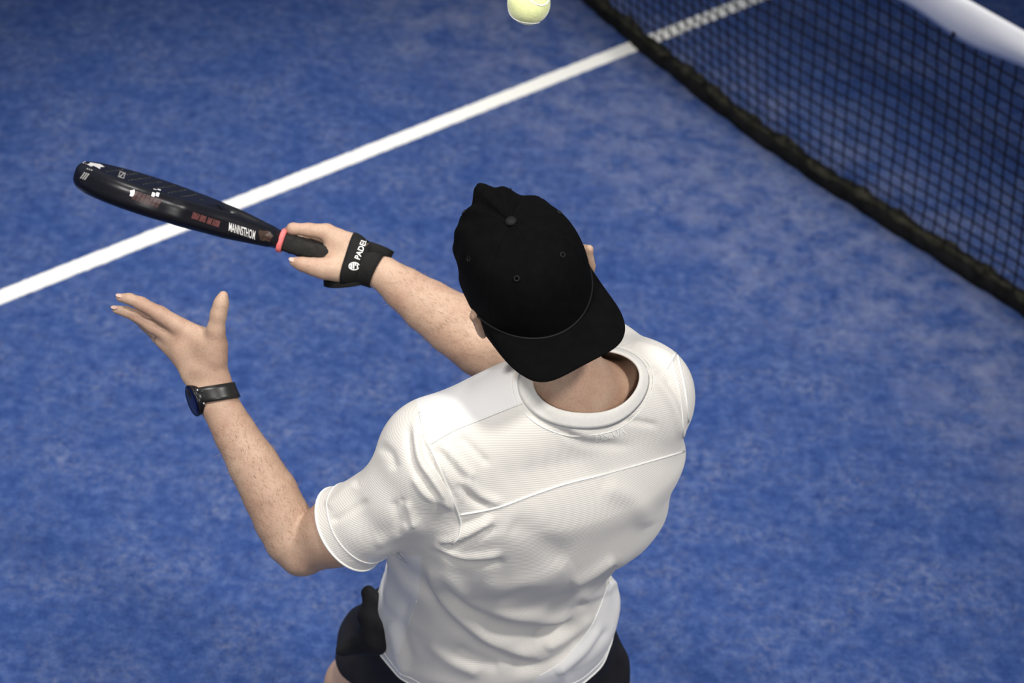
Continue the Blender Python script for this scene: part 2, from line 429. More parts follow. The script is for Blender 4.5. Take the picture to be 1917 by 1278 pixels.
# ================================================================== the player: joints
m_skin = None
def skin_material():
    m, nt, b = node_mat('skin'); L = nt.links
    tc = nt.nodes.new('ShaderNodeTexCoord')
    n1 = nt.nodes.new('ShaderNodeTexNoise'); n1.inputs['Scale'].default_value = 14; n1.inputs['Detail'].default_value = 6; n1.inputs['Roughness'].default_value = .65
    r = nt.nodes.new('ShaderNodeValToRGB'); e = r.color_ramp.elements
    e[0].position = .32; e[0].color = (.40, .245, .175, 1); e[1].position = .68; e[1].color = (.52, .365, .265, 1)
    n2 = nt.nodes.new('ShaderNodeTexNoise'); n2.inputs['Scale'].default_value = 420; n2.inputs['Detail'].default_value = 3
    r2 = nt.nodes.new('ShaderNodeValToRGB'); q = r2.color_ramp.elements
    q[0].position = .30; q[0].color = (.72, .66, .62, 1); q[1].position = .52; q[1].color = (1, 1, 1, 1)
    x = nt.nodes.new('ShaderNodeMix'); x.data_type = 'RGBA'; x.blend_type = 'MULTIPLY'; x.inputs[0].default_value = .55
    for n in (n1, n2): L.new(tc.outputs['Object'], n.inputs['Vector'])
    L.new(n1.outputs['Fac'], r.inputs[0]); L.new(n2.outputs['Fac'], r2.inputs[0]); L.new(r.outputs[0], x.inputs[6]); L.new(r2.outputs[0], x.inputs[7])
    L.new(x.outputs[2], b.inputs['Base Color'])
    b.inputs['Roughness'].default_value = .52; b.inputs['Specular IOR Level'].default_value = .4
    b.inputs['Subsurface Weight'].default_value = .12; b.inputs['Subsurface Radius'].default_value = (1, .3, .18); b.inputs['Subsurface Scale'].default_value = .008
    bp = nt.nodes.new('ShaderNodeBump'); bp.inputs['Strength'].default_value = .18; bp.inputs['Distance'].default_value = .001
    L.new(n2.outputs['Fac'], bp.inputs['Height']); L.new(bp.outputs[0], b.inputs['Normal'])
    return m
m_skin = skin_material()
Z = np.array([0, 0, 1.0])
# head frame: E towards his right ear, U up, BK towards the back of the head
E_ = unit(tocam((.870, .454, -.192))); U_ = tocam((-.182, .657, .731)); U_ = unit(U_ - E_ * (U_ @ E_)); BK = np.cross(E_, U_); BK = BK if BK @ tocam((.458, -.601, .655)) > 0 else -BK
HC = P(993, 532, 2.90)                                      # midway between the ears
def H(e, u, b): return HC + E_ * e + U_ * u + BK * b
# torso stations: (pixel of the spine centre, height, yaw of the lateral axis, half width, half depth)
C7 = PZ(1078, 735, 1.47)
def lat(deg): return np.array([math.cos(math.radians(deg)), math.sin(math.radians(deg)), 0])
SHL = PZ(815, 835, 1.375); SHR = PZ(1222, 730, 1.395)
ELL = PL(556, 1026, SHL, .305, False); WRL = PL(404, 745, ELL, .262, False)
ELR = PL(955, 668, SHR, .300, False); WRR = PL(703, 497, ELR, .270, False)

def R(hw, p): return hw * depth(p) / FPX                      # half width in pixels -> metres at that point
def limb(rows, A, B, ratio=1.0, k=.004):
    """rows: (px, py, half width px, fraction along A-B that gives its distance [, depth/width ratio])"""
    dA, dB = depth(A), depth(B); nodes = []
    for r in rows:
        d = dA + (dB - dA) * r[3]; p = P(r[0], r[1], d); rr = R(r[2], p); q = r[4] if len(r) > 4 else ratio
        nodes.append((p, (rr, rr * q)))
    out = []
    for i in range(len(nodes) - 1):
        ax = unit(nodes[i + 1][0] - nodes[i][0]); u = np.cross(ax, FWD)
        out.append(Seg(nodes[i][0], nodes[i + 1][0], nodes[i][1], nodes[i + 1][1], unit(u), k))
    return out
def digit(rows, k=.005):
    n = []
    for x, y, r, d in rows:
        p = P(x, y, d); n.append((p, R(r, p)))
    return chain(n, k)

SPN = [(1.385, .060, 2.272, 24, .160, .098), (1.28, .062, 2.272, 24, .222, .126), (1.19, .055, 2.286, 21, .217, .130),
       (1.06, .010, 2.315, 14, .178, .124), (.97, .003, 2.338, 11, .172, .128), (.87, .016, 2.358, 9, .198, .142), (.76, .010, 2.400, 8, .214, .160)]
def torso(scale, sub, k=.02, last=99):
    out = []
    for i in range(min(len(SPN) - 1, last)):
        a, b = SPN[i], SPN[i + 1]
        out.append(Seg((a[1], a[2], a[0]), (b[1], b[2], b[0]), (a[4] * scale - sub, a[5] * scale - sub), (b[4] * scale - sub, b[5] * scale - sub), lat((a[3] + b[3]) / 2), k))
    return out
FRONT = np.array([-math.sin(math.radians(22)), math.cos(math.radians(22)), 0])
NB = P(1062, 742, 2.985)                                       # base of the neck
# ------------------------------------------------------------------ body
body = torso(1.0, .020, last=4) + [Seg((.014, 2.338, .97), (.012, 2.380, .84), (.140, .102), (.150, .104), lat(9), .02)]
body += chain([(NB - Z * .05 + FRONT * .006, .058), (NB + Z * .01 + FRONT * .004, .059), (H(0, -.055, .020), .057), (H(0, 0, .02), .06)], .02)
body += [Seg(NB - Z * .008 + FRONT * .008, SHL + Z * .000, .044, .044, k=.03), Seg(NB - Z * .004 + FRONT * .006 + lat(24) * .02, SHR - lat(24) * .03 + Z * .002, .052, .044, k=.03)]
body += [Ell(H(0, .036, .004), (E_, U_, BK), (.078, .080, .096), .02), Ell(H(0, -.050, -.036), (E_, U_, BK), (.060, .072, .064), .03),
         Ell(H(0, -.100, -.072), (E_, U_, BK), (.026, .020, .022), .02),                                   # chin
         Seg(H(0, .005, -.094), H(0, -.036, -.112), .009, .014, k=.01), Ell(H(0, -.040, -.104), (E_, U_, BK), (.017, .009, .012), .006),   # nose
         Seg(H(-.035, .018, -.086), H(.035, .018, -.086), .011, .011, k=.012),                              # brow
         Seg(H(-.020, -.066, -.094), H(.020, -.066, -.094), .0055, .0055, k=.005), Seg(H(-.017, -.076, -.092), H(.017, -.076, -.092), .006, .006, k=.005)]
for s in (-1, 1):
    tilt = unit(BK + s * E_ * .9)
    H_ = H; H = (lambda e, u, b: H_(e - .006, u + .014, b)) if s > 0 else H_
    body += [Ell(H(s * .087, -.012, .010), (np.cross(tilt, U_), U_, tilt), (.0075, .031, .020), .004),
             Seg(H(s * .083, .012, -.008), H(s * .099, .014, .018), .005, .0055, k=.004), Seg(H(s * .099, .014, .018), H(s * .094, -.022, .016), .0055, .005, k=.004),
             Seg(H(s * .094, -.022, .016), H(s * .084, -.040, .002), .005, .006, k=.004)]; H = H_
# left arm (watch side)
AM1, AM2 = P(728, 940, depth(SHL) * .58 + depth(ELL) * .42), P(634, 994, depth(ELL) - .03)
body += [Seg(SHL - Z * .012, AM1, .050, .047, k=.02), Seg(AM1, AM2, .047, .0495, k=.02), Seg(AM2, P(574, 1022, depth(ELL)), .0500, .042, k=.02)]
body += limb([(567, 1026, 44, 0), (545, 1008, 50, .08), (529, 972, 53, .2), (506, 924, 52, .4), (474, 868, 47, .6), (441, 812, 40, .8), (411, 757, 36, 1), (394, 722, 37, 1.02, .72)], ELL, WRL, .95)
body += [Ell(P(560, 1048, depth(ELL) + .005), (RGT, UPV, FWD), (.023, .021, .026), .02)]
# left hand, open, thumb up
d0 = depth(WRL)
def hand_seg(x0, y0, r0, d0_, x1, y1, r1, d1_, q=.7, k=.012):
    a, b = P(x0, y0, d0_), P(x1, y1, d1_); ax = unit(b - a)
    return Seg(a, b, (R(r0, a), R(r0, a) * q), (R(r1, b), R(r1, b) * q), unit(np.cross(ax, FWD)), k)
body += [hand_seg(394, 722, 36, d0, 380, 690, 38, d0 + .002, .62), hand_seg(380, 690, 38, d0 + .002, 358, 648, 36, d0, .55),
         hand_seg(358, 648, 36, d0, 334, 622, 27, d0 + .004, .55), hand_seg(372, 690, 26, d0 + .012, 306, 636, 17, d0 + .022, .9),
         hand_seg(390, 690, 30, d0 - .008, 398, 645, 26, d0 - .016, .75), hand_seg(398, 645, 25, d0 - .016, 350, 618, 13, d0 - .006, .8, .014)]
body += digit([(334, 610, 18, d0 - .004), (300, 588, 15, d0 - .010), (264, 568, 12.5, d0 - .012), (242, 559, 10.5, d0 - .010), (225, 557, 8.6, d0 - .006)])      # index
body += digit([(322, 630, 17, d0 + .010), (287, 610, 14, d0 + .010), (255, 591, 11.5, d0 + .012), (236, 583, 10, d0 + .014), (217, 579, 8.4, d0 + .018)])       # middle
body += digit([(330, 655, 15, d0 + .024), (297, 632, 12, d0 + .038), (272, 608, 10.5, d0 + .058), (258, 596, 9.5, d0 + .070), (247, 588, 8.2, d0 + .082)])       # ring
body += digit([(338, 672, 14, d0 + .034), (318, 652, 11, d0 + .056), (300, 632, 9.5, d0 + .078), (290, 620, 8.5, d0 + .090), (283, 610, 7.5, d0 + .098)])        # little
body += digit([(402, 668, 22, d0 - .014), (404, 618, 16, d0 - .030), (409, 588, 14.5, d0 - .038), (414, 568, 13, d0 - .042), (418, 553, 9.8, d0 - .044)], .008)  # thumb
# right arm (racket side)
body += [Seg(SHR - lat(24) * .02, ELR, .054, .052, k=.02)]
body += limb([(950, 668, 58, 0), (905, 645, 62, .12), (850, 606, 58, .35), (800, 572, 50, .56), (757, 541, 41, .75), (717, 511, 32, .95), (690, 494, 34, 1, .75)], ELR, WRR, .92)
d1 = depth(WRR)
body += [hand_seg(690, 494, 33, d1, 652, 482, 39, d1 + .006, .55), hand_seg(652, 482, 39, d1 + .006, 624, 470, 40, d1 + .014, .5),
         hand_seg(664, 470, 20, d1 + .004, 610, 434, 15.5, d1 + .012, .9), hand_seg(655, 500, 24, d1 - .004, 622, 500, 21, d1 - .008, .85)]
body += digit([(612, 434, 15.5, d1 + .012), (578, 430, 12.5, d1 + .006), (548, 428, 11, d1 + .004), (536, 438, 10.5, d1 + .030), (540, 458, 9, d1 + .044)])        # index over the handle
body += digit([(622, 456, 15, d1 + .034), (590, 446, 12.5, d1 + .052), (566, 442, 11.5, d1 + .058), (562, 466, 10.5, d1 + .060), (572, 486, 9, d1 + .044)])
body += digit([(632, 474, 15, d1 + .044), (606, 464, 12, d1 + .058), (586, 458, 11, d1 + .062), (582, 482, 10, d1 + .060), (592, 496, 8.6, d1 + .040)])
body += digit([(644, 490, 13, d1 + .046), (622, 484, 10.5, d1 + .056), (606, 480, 9.8, d1 + .058), (604, 498, 9, d1 + .050), (612, 506, 8, d1 + .036)])
body += digit([(640, 505, 22, d1 - .004), (606, 503, 18.5, d1 - .014), (586, 499, 15.5, d1 - .018), (566, 494.5, 12.2, d1 - .018), (551, 490, 9.8, d1 - .014)], .008)  # thumb under the handle
# legs, knees bent, feet on the turf
HIPL, HIPR = np.array([-.085, 2.385, .86]), np.array([.105, 2.40, .86])
KNL, KNR = np.array([-.235, 2.52, .46]), np.array([.215, 2.50, .46])
ANL, ANR = np.array([-.290, 2.42, .10]), np.array([.265, 2.36, .10])
for hip, kn, an in ((HIPL, KNL, ANL), (HIPR, KNR, ANR)):
    th = hip + (kn - hip) * .5
    body += [Seg(hip - FRONT * .012, th, .070, .070, k=.02), Seg(th, kn, .070, .055, k=.02), Seg(kn, kn + (an - kn) * .35, .054, .056, k=.02), Seg(kn + (an - kn) * .35, an, .056, .036, k=.02),
             Seg(an, an + FRONT * .14 - Z * .055, .036, .028, k=.02)]
V, F = surface_nets(lambda p, s: blend(s, p), (-.62, 1.95, .02), (.50, 2.95, 1.84), .0033, body)
V = relax(V, F, 2, .5)
person = empty('person', (.0, 2.42, 0)); tag(person, 'player in white t-shirt and backwards black cap reaching out with racket', 'person')
body_o = mesh_obj('body', V, F, m_skin, person)
BODY_TREE = bvh(V, F)

# ------------------------------------------------------------------ t-shirt
def knit_material(name, col, rib):
    m, nt, b = node_mat(name); L = nt.links
    b.inputs['Base Color'].default_value = (*col, 1); b.inputs['Roughness'].default_value = .82; b.inputs['Specular IOR Level'].default_value = .25
    b.inputs['Sheen Weight'].default_value = .15
    tc = nt.nodes.new('ShaderNodeTexCoord')
    wv = nt.nodes.new('ShaderNodeTexWave'); wv.bands_direction = 'Z'; wv.inputs['Scale'].default_value = 100; wv.inputs['Distortion'].default_value = .6
    wv.inputs['Detail'].default_value = 1; wv.inputs['Detail Scale'].default_value = 3
    n = nt.nodes.new('ShaderNodeTexNoise'); n.inputs['Scale'].default_value = 900; n.inputs['Detail'].default_value = 2
    a = nt.nodes.new('ShaderNodeMath'); a.operation = 'MULTIPLY_ADD'; a.inputs[1].default_value = rib
    bp = nt.nodes.new('ShaderNodeBump'); bp.inputs['Strength'].default_value = .25; bp.inputs['Distance'].default_value = .0008
    for q in (wv, n): L.new(tc.outputs['Object'], q.inputs['Vector'])
    L.new(wv.outputs['Fac'], a.inputs[0]); L.new(n.outputs['Fac'], a.inputs[2]); L.new(a.outputs[0], bp.inputs['Height']); L.new(bp.outputs[0], b.inputs['Normal'])
    return m
m_knit = knit_material('white_ribbed_knit', (.75, .72, .67), 1.2)
m_plain = knit_material('white_smooth_knit', (.80, .79, .78), .15)
m_seam = mat('white_seam', (.86, .86, .82), rough=.8, spec=.2, noise=.04, nscale=200)

shirt = torso(1.0, 0.0, .03)
shirt += [Seg(NB - Z * .004, SHL + Z * .006, .060, .060, k=.03), Seg(NB - Z * .004, SHR - lat(24) * .02 + Z * .012, .060, .060, k=.03), Seg(SHL - Z * .02, SHR - lat(24) * .02 - Z * .02, .085, .080, k=.03)]
dL = lambda t: depth(SHL) + (depth(ELL) - depth(SHL)) * t
SL = [(SHL - Z * .010, (.066, .074)), (P(762, 916, dL(.35)), (.062, .074)), (P(701, 962, dL(.62)), (.060, .068)), (P(644, 994, dL(.86)), (.064, .064)), (P(598, 1022, dL(1.04)), (.065, .064))]
shirt += chain(SL, .022, U=unit(np.cross(unit(SL[3][0] - SL[1][0]), FWD)))
SRd = unit(ELR - SHR)
shirt += [Seg(SHR - lat(24) * .020 + Z * .004, SHR + SRd * .11 + Z * .022, .071, .072, k=.03), Seg(SHR + SRd * .11 + Z * .022, SHR + SRd * .24, .072, .066, k=.02)]
V, F = surface_nets(lambda p, s: blend(s, p), (-.45, 1.95, .66), (.46, 2.75, 1.60), .0042, shirt)
V = relax(V, F, 4, .5); N = normals(V, F)
px, dd = pix(V); vdir = CPOS - V; facing = (N * vdir).sum(1) / np.linalg.norm(vdir, axis=1)
# broad slackness everywhere
def lump(p, s, seed):
    r = np.random.default_rng(seed); out = 0
    for _ in range(7):
        k = r.normal(0, s, 3); out = out + np.sin(p @ k + r.uniform(0, 6.28))
    return out / 7
low = np.clip((1.22 - V[:, 2]) / .3, 0, 1)
disp = .0045 * lump(V * np.array([1, 1, .8]), 22, 3) * (.35 + .65 * low) + .0022 * lump(V, 60, 5) * (.3 + .7 * low)
# individual folds: (path, half width px, height m); negative = groove
FOLDS = [
 ([(800, 1052), (829, 1120), (890, 1178), (958, 1212), (1015, 1226)], 15, .0090), ([(786, 1070), (820, 1140), (880, 1197), (950, 1236), (1010, 1250)], 13, -.0075),
 ([(829, 1062), (862, 1106), (911, 1134), (976, 1153), (1042, 1157), (1090, 1142)], 14, .0085), ([(826, 1090), (858, 1132), (905, 1161), (970, 1182), (1042, 1184), (1090, 1168)], 14, -.0080),
 ([(860, 1100), (920, 1135), (950, 1120), (1000, 1100)], 12, -.0040), ([(900, 1090), (950, 1100), (1020, 1078), (1070, 1050)], 18, .0045),
 ([(809, 1020), (862, 1040), (905, 1041), (940, 1034)], 7, .0050), ([(815, 1030), (862, 1053), (911, 1057), (945, 1050)], 7, -.0050),
 ([(820, 1014), (850, 1010), (885, 994), (925, 970)], 7, .0050), ([(820, 1022), (855, 1021), (890, 1007), (930, 985)], 7, -.0045),
 ([(862, 985), (890, 972), (920, 955)], 6, -.0030),
 ([(1075, 1110), (1117, 1090), (1156, 1060)], 9, -.0070), ([(1070, 1095), (1110, 1074), (1150, 1044)], 10, .0065), ([(1090, 1128), (1130, 1110), (1150, 1085)], 9, .0050),
 ([(1060, 1150), (1100, 1128), (1140, 1110)], 8, -.0045), ([(1020, 1215), (1065, 1190), (1110, 1150)], 11, .0060), ([(1000, 1200), (1050, 1175), (1090, 1140)], 9, -.0040),
 ([(960, 1255), (1010, 1250), (1060, 1225), (1095, 1185)], 10, -.0055), ([(1040, 1262), (1085, 1225), (1125, 1170)], 10, .0055), ([(1060, 1275), (1105, 1230), (1140, 1175)], 8, -.0045),
 ([(850, 1215), (895, 1236), (935, 1250)], 12, -.0055), ([(800, 1200), (850, 1240), (900, 1262)], 13, .0050), ([(730, 1160), (742, 1215), (760, 1270)], 10, .0045), ([(760, 1120), (752, 1180), (770, 1240)], 10, -.0035),
 # sleeve
 ([(776, 790), (785, 855), (812, 898), (842, 945)], 8, .0060), ([(790, 795), (798, 850), (826, 893), (853, 938)], 6, -.0055), ([(765, 800), (772, 860), (795, 905), (835, 955)], 8, -.0045),
 ([(775, 890), (800, 925), (850, 950)], 8, .0045), ([(737, 935), (746, 975), (750, 1003)], 8, -.0040), ([(760, 938), (775, 985)], 8, .0040), ([(752, 930), (762, 985)], 6, -.0030),
 ([(620, 977), (650, 960), (688, 936)], 6, -.0035), ([(612, 950), (640, 925), (672, 905)], 10, .0035), ([(700, 1020), (745, 1000), (790, 975)], 12, .0035),
 ([(708, 832), (730, 850), (740, 880)], 9, -.0035),
 # upper back
 ([(815, 838), (845, 872), (870, 905)], 8, -.0040), ([(828, 832), (860, 866), (890, 895)], 8, .0035), ([(860, 815), (890, 845), (915, 870)], 8, -.0030), ([(855, 905), (885, 935), (915, 950)], 8, -.0045), ([(870, 895), (900, 925), (940, 942)], 9, .0035),
 ([(1045, 802), (1075, 822), (1105, 832), (1180, 835)], 8, -.0035), ([(1060, 795), (1100, 812), (1160, 815)], 8, .0030), ([(1135, 790), (1185, 789), (1232, 797)], 6, -.0030), ([(1225, 705), (1262, 760), (1280, 820)], 9, .0035), ([(1245, 700), (1275, 755), (1288, 815)], 7, -.0030),
 ([(1180, 640), (1230, 655), (1262, 672)], 8, .0030), ([(1150, 690), (1200, 697), (1235, 690)], 8, .0035),
 ([(1130, 905), (1190, 935), (1215, 985)], 22, .0045), ([(950, 985), (1010, 1010), (1060, 1050)], 25, -.0040),
]
for path, hw, amp in FOLDS:
    pts = smooth_path(path, 140); pts = np.array(pts); n = len(pts)
    near = (px[:, 0] > pts[:, 0].min() - 4 * hw) & (px[:, 0] < pts[:, 0].max() + 4 * hw) & (px[:, 1] > pts[:, 1].min() - 4 * hw) & (px[:, 1] < pts[:, 1].max() + 4 * hw) & (facing > -.1)
    idx = np.where(near)[0]
    if not len(idx): continue
    D2 = ((px[idx][:, None] - pts[None]) ** 2).sum(2); j = D2.argmin(1); dm = np.sqrt(D2.min(1)); t = j / (n - 1)
    disp[idx] += 1.15 * amp * np.exp(-(dm / hw) ** 2) * np.clip(np.minimum(t, 1 - t) * 5 + .15, 0, 1) * np.clip(facing[idx] * 4 + .4, 0, 1)
V = V + N * disp[:, None]
T = tris(F)
# openings: hem, two cuffs, neck
hem_c = np.array([.012, 2.385, 0])
g_hem = (.80 + .26 * ((V - hem_c) @ FRONT)) - V[:, 2]
cuff_n = unit(SL[4][0] - SL[2][0]); 
cuff_p = P(652, 992, dL(.82))
al = (V - cuff_p) @ cuff_n; dto = blend(torso(1.0, 0.0, .03), V); g_cl = np.minimum.reduce([al, .105 - np.linalg.norm(V - cuff_p - al[:, None] * cuff_n, axis=1), dto - .004])
cr_p = SHR + SRd * .20
al = (V - cr_p) @ SRd; g_cr = np.minimum.reduce([al, .10 - np.linalg.norm(V - cr_p - al[:, None] * SRd, axis=1), dto - .004])
NK = P(1085, 726, 2.985); NA = unit(.80 * Z - .50 * FRONT); NX = unit(lat(24) - NA * (lat(24) @ NA)); NY = np.cross(NA, NX)
NRX, NRY = .096, .064
def neck_field(p):
    q = p - NK; return (1 - np.sqrt((q @ NX / NRX) ** 2 + (q @ NY / NRY) ** 2)) * NRY
g_nk = np.minimum(neck_field(V), (V - NK) @ NA + .20)
g = np.maximum.reduce([g_hem, g_cl, g_cr, g_nk])
V2, T2 = clip_mesh(V, T, g)
shirt_o = mesh_obj('t_shirt', V2, T2, m_knit, person, mats=[m_knit, m_plain])
shirt_o['label'] = 'white short-sleeved sports t-shirt'
SHIRT_TREE = bvh(V2, T2)
# cloth thickness
def thicken(o, t, off=-1):
    md = o.modifiers.new('thickness', 'SOLIDIFY'); md.thickness = t; md.offset = off; return o
thicken(shirt_o, .0022)
# side and shoulder panels are of a smoother knit: the panel edges are the seams below
def panel_px(poly):
    poly = np.array(poly, float)
    cen = V2[T2].mean(1); q, _ = pix(cen); nn = np.cross(V2[T2[:, 1]] - V2[T2[:, 0]], V2[T2[:, 2]] - V2[T2[:, 0]])
    ins = np.zeros(len(q), bool); n = len(poly)
    for i in range(n):
        a, b = poly[i], poly[(i + 1) % n]
        c = ((a[1] > q[:, 1]) != (b[1] > q[:, 1])) & (q[:, 0] < (b[0] - a[0]) * (q[:, 1] - a[1]) / (b[1] - a[1] + 1e-9) + a[0]); ins ^= c
    return ins & ((nn * (CPOS - cen)).sum(1) > 0)
sel = panel_px([(770, 700), (785, 775), (803, 830), (850, 805), (900, 785), (950, 765), (1000, 742), (950, 690)]) | panel_px([(690, 1040), (790, 1040), (782, 1120), (744, 1226), (760, 1300), (690, 1300)]) \
    | panel_px([(1170, 1060), (1150, 1080), (1140, 1089), (1107, 1171), (1055, 1236), (1009, 1265), (980, 1290), (1200, 1290), (1200, 1060)])
for i in np.where(sel)[0]: shirt_o.data.polygons[int(i)].material_index = 1
# seams
SEAMS = [([(862, 963), (930, 950), (1000, 925), (1060, 905), (1120, 890), (1200, 868), (1286, 843)], .0016, 60), ([(786, 772), (795, 815), (803, 832), (830, 890), (850, 940), (862, 975), (860, 1003), (847, 1018)], .0016, 50),
         ([(803, 832), (850, 805), (900, 785), (950, 765), (997, 747)], .0014, 30), ([(780, 1124), (762, 1175), (744, 1226)], .0006, 20), ([(1140, 1089), (1107, 1171), (1055, 1236), (1009, 1265)], .0007, 30),
         ([(1266, 658), (1247, 690)], .0016, 10), ([(1268, 664), (1283, 735), (1291, 820)], .0014, 20), ([(1256, 670), (1273, 740), (1280, 820)], .0010, 20)]
for path, r, n in SEAMS:
    q = path_on(SHIRT_TREE, path, n, .0004)
    if len(q) > 3:
        v, f = sweep(q, r, 6); mesh_obj('seam', v, f, m_seam, shirt_o)
# hem stitching of cuff and bottom edge: follow the cut edges a little inside
def ring_on(c, nrm, rmax, n=72):
    a = unit(np.cross(nrm, [0.3, 0.2, 1])); b = np.cross(nrm, a); out = []
    for i in range(n):
        d = a * math.cos(2 * math.pi * i / n) + b * math.sin(2 * math.pi * i / n)
        h = SHIRT_TREE.ray_cast(Vector(c + d * rmax), Vector(-d), rmax)
        if h[0] is not None: out.append(np.array(h[0]) + d * .0004)
    return out
def edge_loops(T):
    E = np.sort(np.concatenate([T[:, [0, 1]], T[:, [1, 2]], T[:, [2, 0]]]), 1); u, c = np.unique(E, axis=0, return_counts=True); nb = {}
    for a, b in u[c == 1]: nb.setdefault(int(a), []).append(int(b)); nb.setdefault(int(b), []).append(int(a))
    seen, out = set(), []
    for s0 in nb:
        if s0 in seen: continue
        loop, cur, prev = [], s0, None
        while cur is not None and cur not in seen:
            seen.add(cur); loop.append(cur); nx = [x for x in nb[cur] if x not in seen]; cur = nx[0] if nx else None
        out.append(loop)
    return out
for loop in edge_loops(T2):
    if len(loop) < 60: continue
    q = V2[loop]
    if abs((q.mean(0) - NK) @ NA) < .12 and np.linalg.norm(q.mean(0) - NK) < .15: continue
    for _ in range(8): q = (q + np.roll(q, 1, 0) + np.roll(q, -1, 0)) / 3
    v, f = sweep(list(q[::2]), .0021, 6, True); mesh_obj('hem_edge', v, f, m_seam, shirt_o)
hn = unit(Z - .26 * FRONT)
for c_, n_, rm_, k_ in ((cuff_p - cuff_n * .024, cuff_n, .12, 90), (np.array([.012, 2.385, .80]) + hn * .026, hn, .40, 140)):
    q = ring_on(c_, n_, rm_, k_); v, f = sweep(q, .0009, 6, True); mesh_obj('hem_stitching', v, f, m_seam, shirt_o)
# collar: a ribbed band standing on the neck opening
def shirt_at(rx, ry, th):
    o = NK + NX * rx * math.cos(th) + NY * ry * math.sin(th)
    h = SHIRT_TREE.ray_cast(Vector(o + NA * .25), Vector(-NA), .6)
    return None if h[0] is None else np.array(h[0])
ncol_ = 96; outer, inner = [], []
for i in range(ncol_):
    th = 2 * math.pi * i / ncol_
    p = shirt_at(NRX + .005, NRY + .005, th)
    if p is None: p = outer[-1] if outer else NK + NX * NRX
    outer.append(p)
outer = np.array(outer)
for _ in range(16): outer = (outer + np.roll(outer, 1, 0) + np.roll(outer, -1, 0)) / 3
cm = outer.mean(0)
V, prof = [], [(0.0, .0030), (.006, .0042), (.014, .0036), (.0215, .0036), (.0235, .0015), (.0215, -.0004), (.012, -.0012), (.002, -.0010)]
for i in range(ncol_):
    p = outer[i]; t = unit(outer[(i + 1) % ncol_] - outer[i - 1]); inw = (cm - p); inw = unit(inw - t * (inw @ t)); inw = unit(inw * .80 + NA * .60); inw = unit(inw - t * (inw @ t))
    up = np.cross(inw, t); up = up if up @ NA > 0 else -up
    V += [p + inw * (a - .002) + up * (b + .0015) + NA * .10 * max(0, a) for a, b in prof]
F = grid_faces(ncol_, len(prof), True, True)
m_collar = mat('white_collar_rib', (.80, .78, .73), rough=.8, spec=.2, noise=.03, nscale=150, bump=.2, bscale=600)
collar = mesh_obj('collar', V, F, m_collar, shirt_o); collar['label'] = 'white ribbed crew collar'
for a, r in ((.0, .0014), (-.008, .0010)):
    q = []
    for i in range(ncol_):
        p = shirt_at(NRX + .006 - a, NRY + .006 - a, 2 * math.pi * i / ncol_)
        if p is not None: q.append(p + NA * .0008)
    q = np.array(q)
    for _ in range(3): q = (q + np.roll(q, 1, 0) + np.roll(q, -1, 0)) / 3
    v, f = sweep(list(q), r, 6, True); mesh_obj('collar_stitching', v, f, m_seam, shirt_o)
# small tonal print below the collar
m_print = mat('tonal_print', (.87, .88, .84), rough=.5, spec=.4, noise=.03, nscale=100)
tv, tf = text_mesh('OSEUA'); s = 58 / (tv[:, 0].max() - tv[:, 0].min())
an = math.radians(-16); q = tv * s
print_on('lettering', SHIRT_TREE, np.stack([1142 + q[:, 0] * math.cos(an) + q[:, 1] * math.sin(an) * 1.1, 813 + q[:, 0] * math.sin(an) - q[:, 1] * math.cos(an) * 1.1], 1), tf, m_print, shirt_o, .0009)

# ------------------------------------------------------------------ shorts
m_shorts = mat('black_shorts_fabric', (.012, .011, .013), rough=.75, spec=.3, noise=.2, nscale=30, bump=.3, bscale=500)
HEML, HEMR = HIPL + (KNL - HIPL) * .60, HIPR + (KNR - HIPR) * .60
sh = [Seg((.012, 2.338, .97), (.012, 2.380, .83), (.148, .108), (.176, .126), lat(8), .02)]
for hip, he, kn in ((HIPL, HEML, KNL), (HIPR, HEMR, KNR)):
    h0 = hip - FRONT * .018 + Z * .0
    sh += [Seg(h0, hip + (he - hip) * .5, .082, .083, k=.03), Seg(hip + (he - hip) * .5, he, .083, .088, k=.02), Seg(he, he + (kn - hip) * .10 - Z * .06, .088, .092, k=.02)]
fl = PZ(700, 1130, .90)
fd = depth(fl)
sh += [Seg(P(722, 1140, fd + .01), P(690, 1108, fd + .02), (.024, .016), (.013, .010), k=.010), Seg(P(689, 1112, fd + .02), P(694, 1168, fd + .01), .011, .016, k=.010), Seg(P(715, 1175, fd), P(674, 1153, fd + .015), (.022, .014), (.009, .007), k=.010),
       Seg(P(700, 1195, fd + .02), P(642, 1217, fd + .05), .028, .010, k=.015)]
V, F = surface_nets(lambda p, s: blend(s, p), (-.50, 1.95, .40), (.45, 2.80, 1.12), .0055, sh)
V = relax(V, F, 2, .5); N = normals(V, F)
V = V + N * (.007 * lump(V * np.array([1, 1, .5]), 35, 11) + .003 * lump(V, 80, 12))[:, None]
gs = [(V - HEML) @ unit(.45 * unit(KNL - HIPL) - .55 * Z) - .01, (V - HEMR) @ unit(.45 * unit(KNR - HIPR) - .55 * Z) - .01]
side = (V - (HIPL + HIPR) / 2) @ lat(8)
g = np.where(side < 0, gs[0], gs[1]); g = np.maximum(g, V[:, 2] - .955)
V, T = clip_mesh(V, tris(F), g)
shorts = thicken(mesh_obj('shorts', V, T, m_shorts, person), .002); shorts['label'] = 'loose black sports shorts'

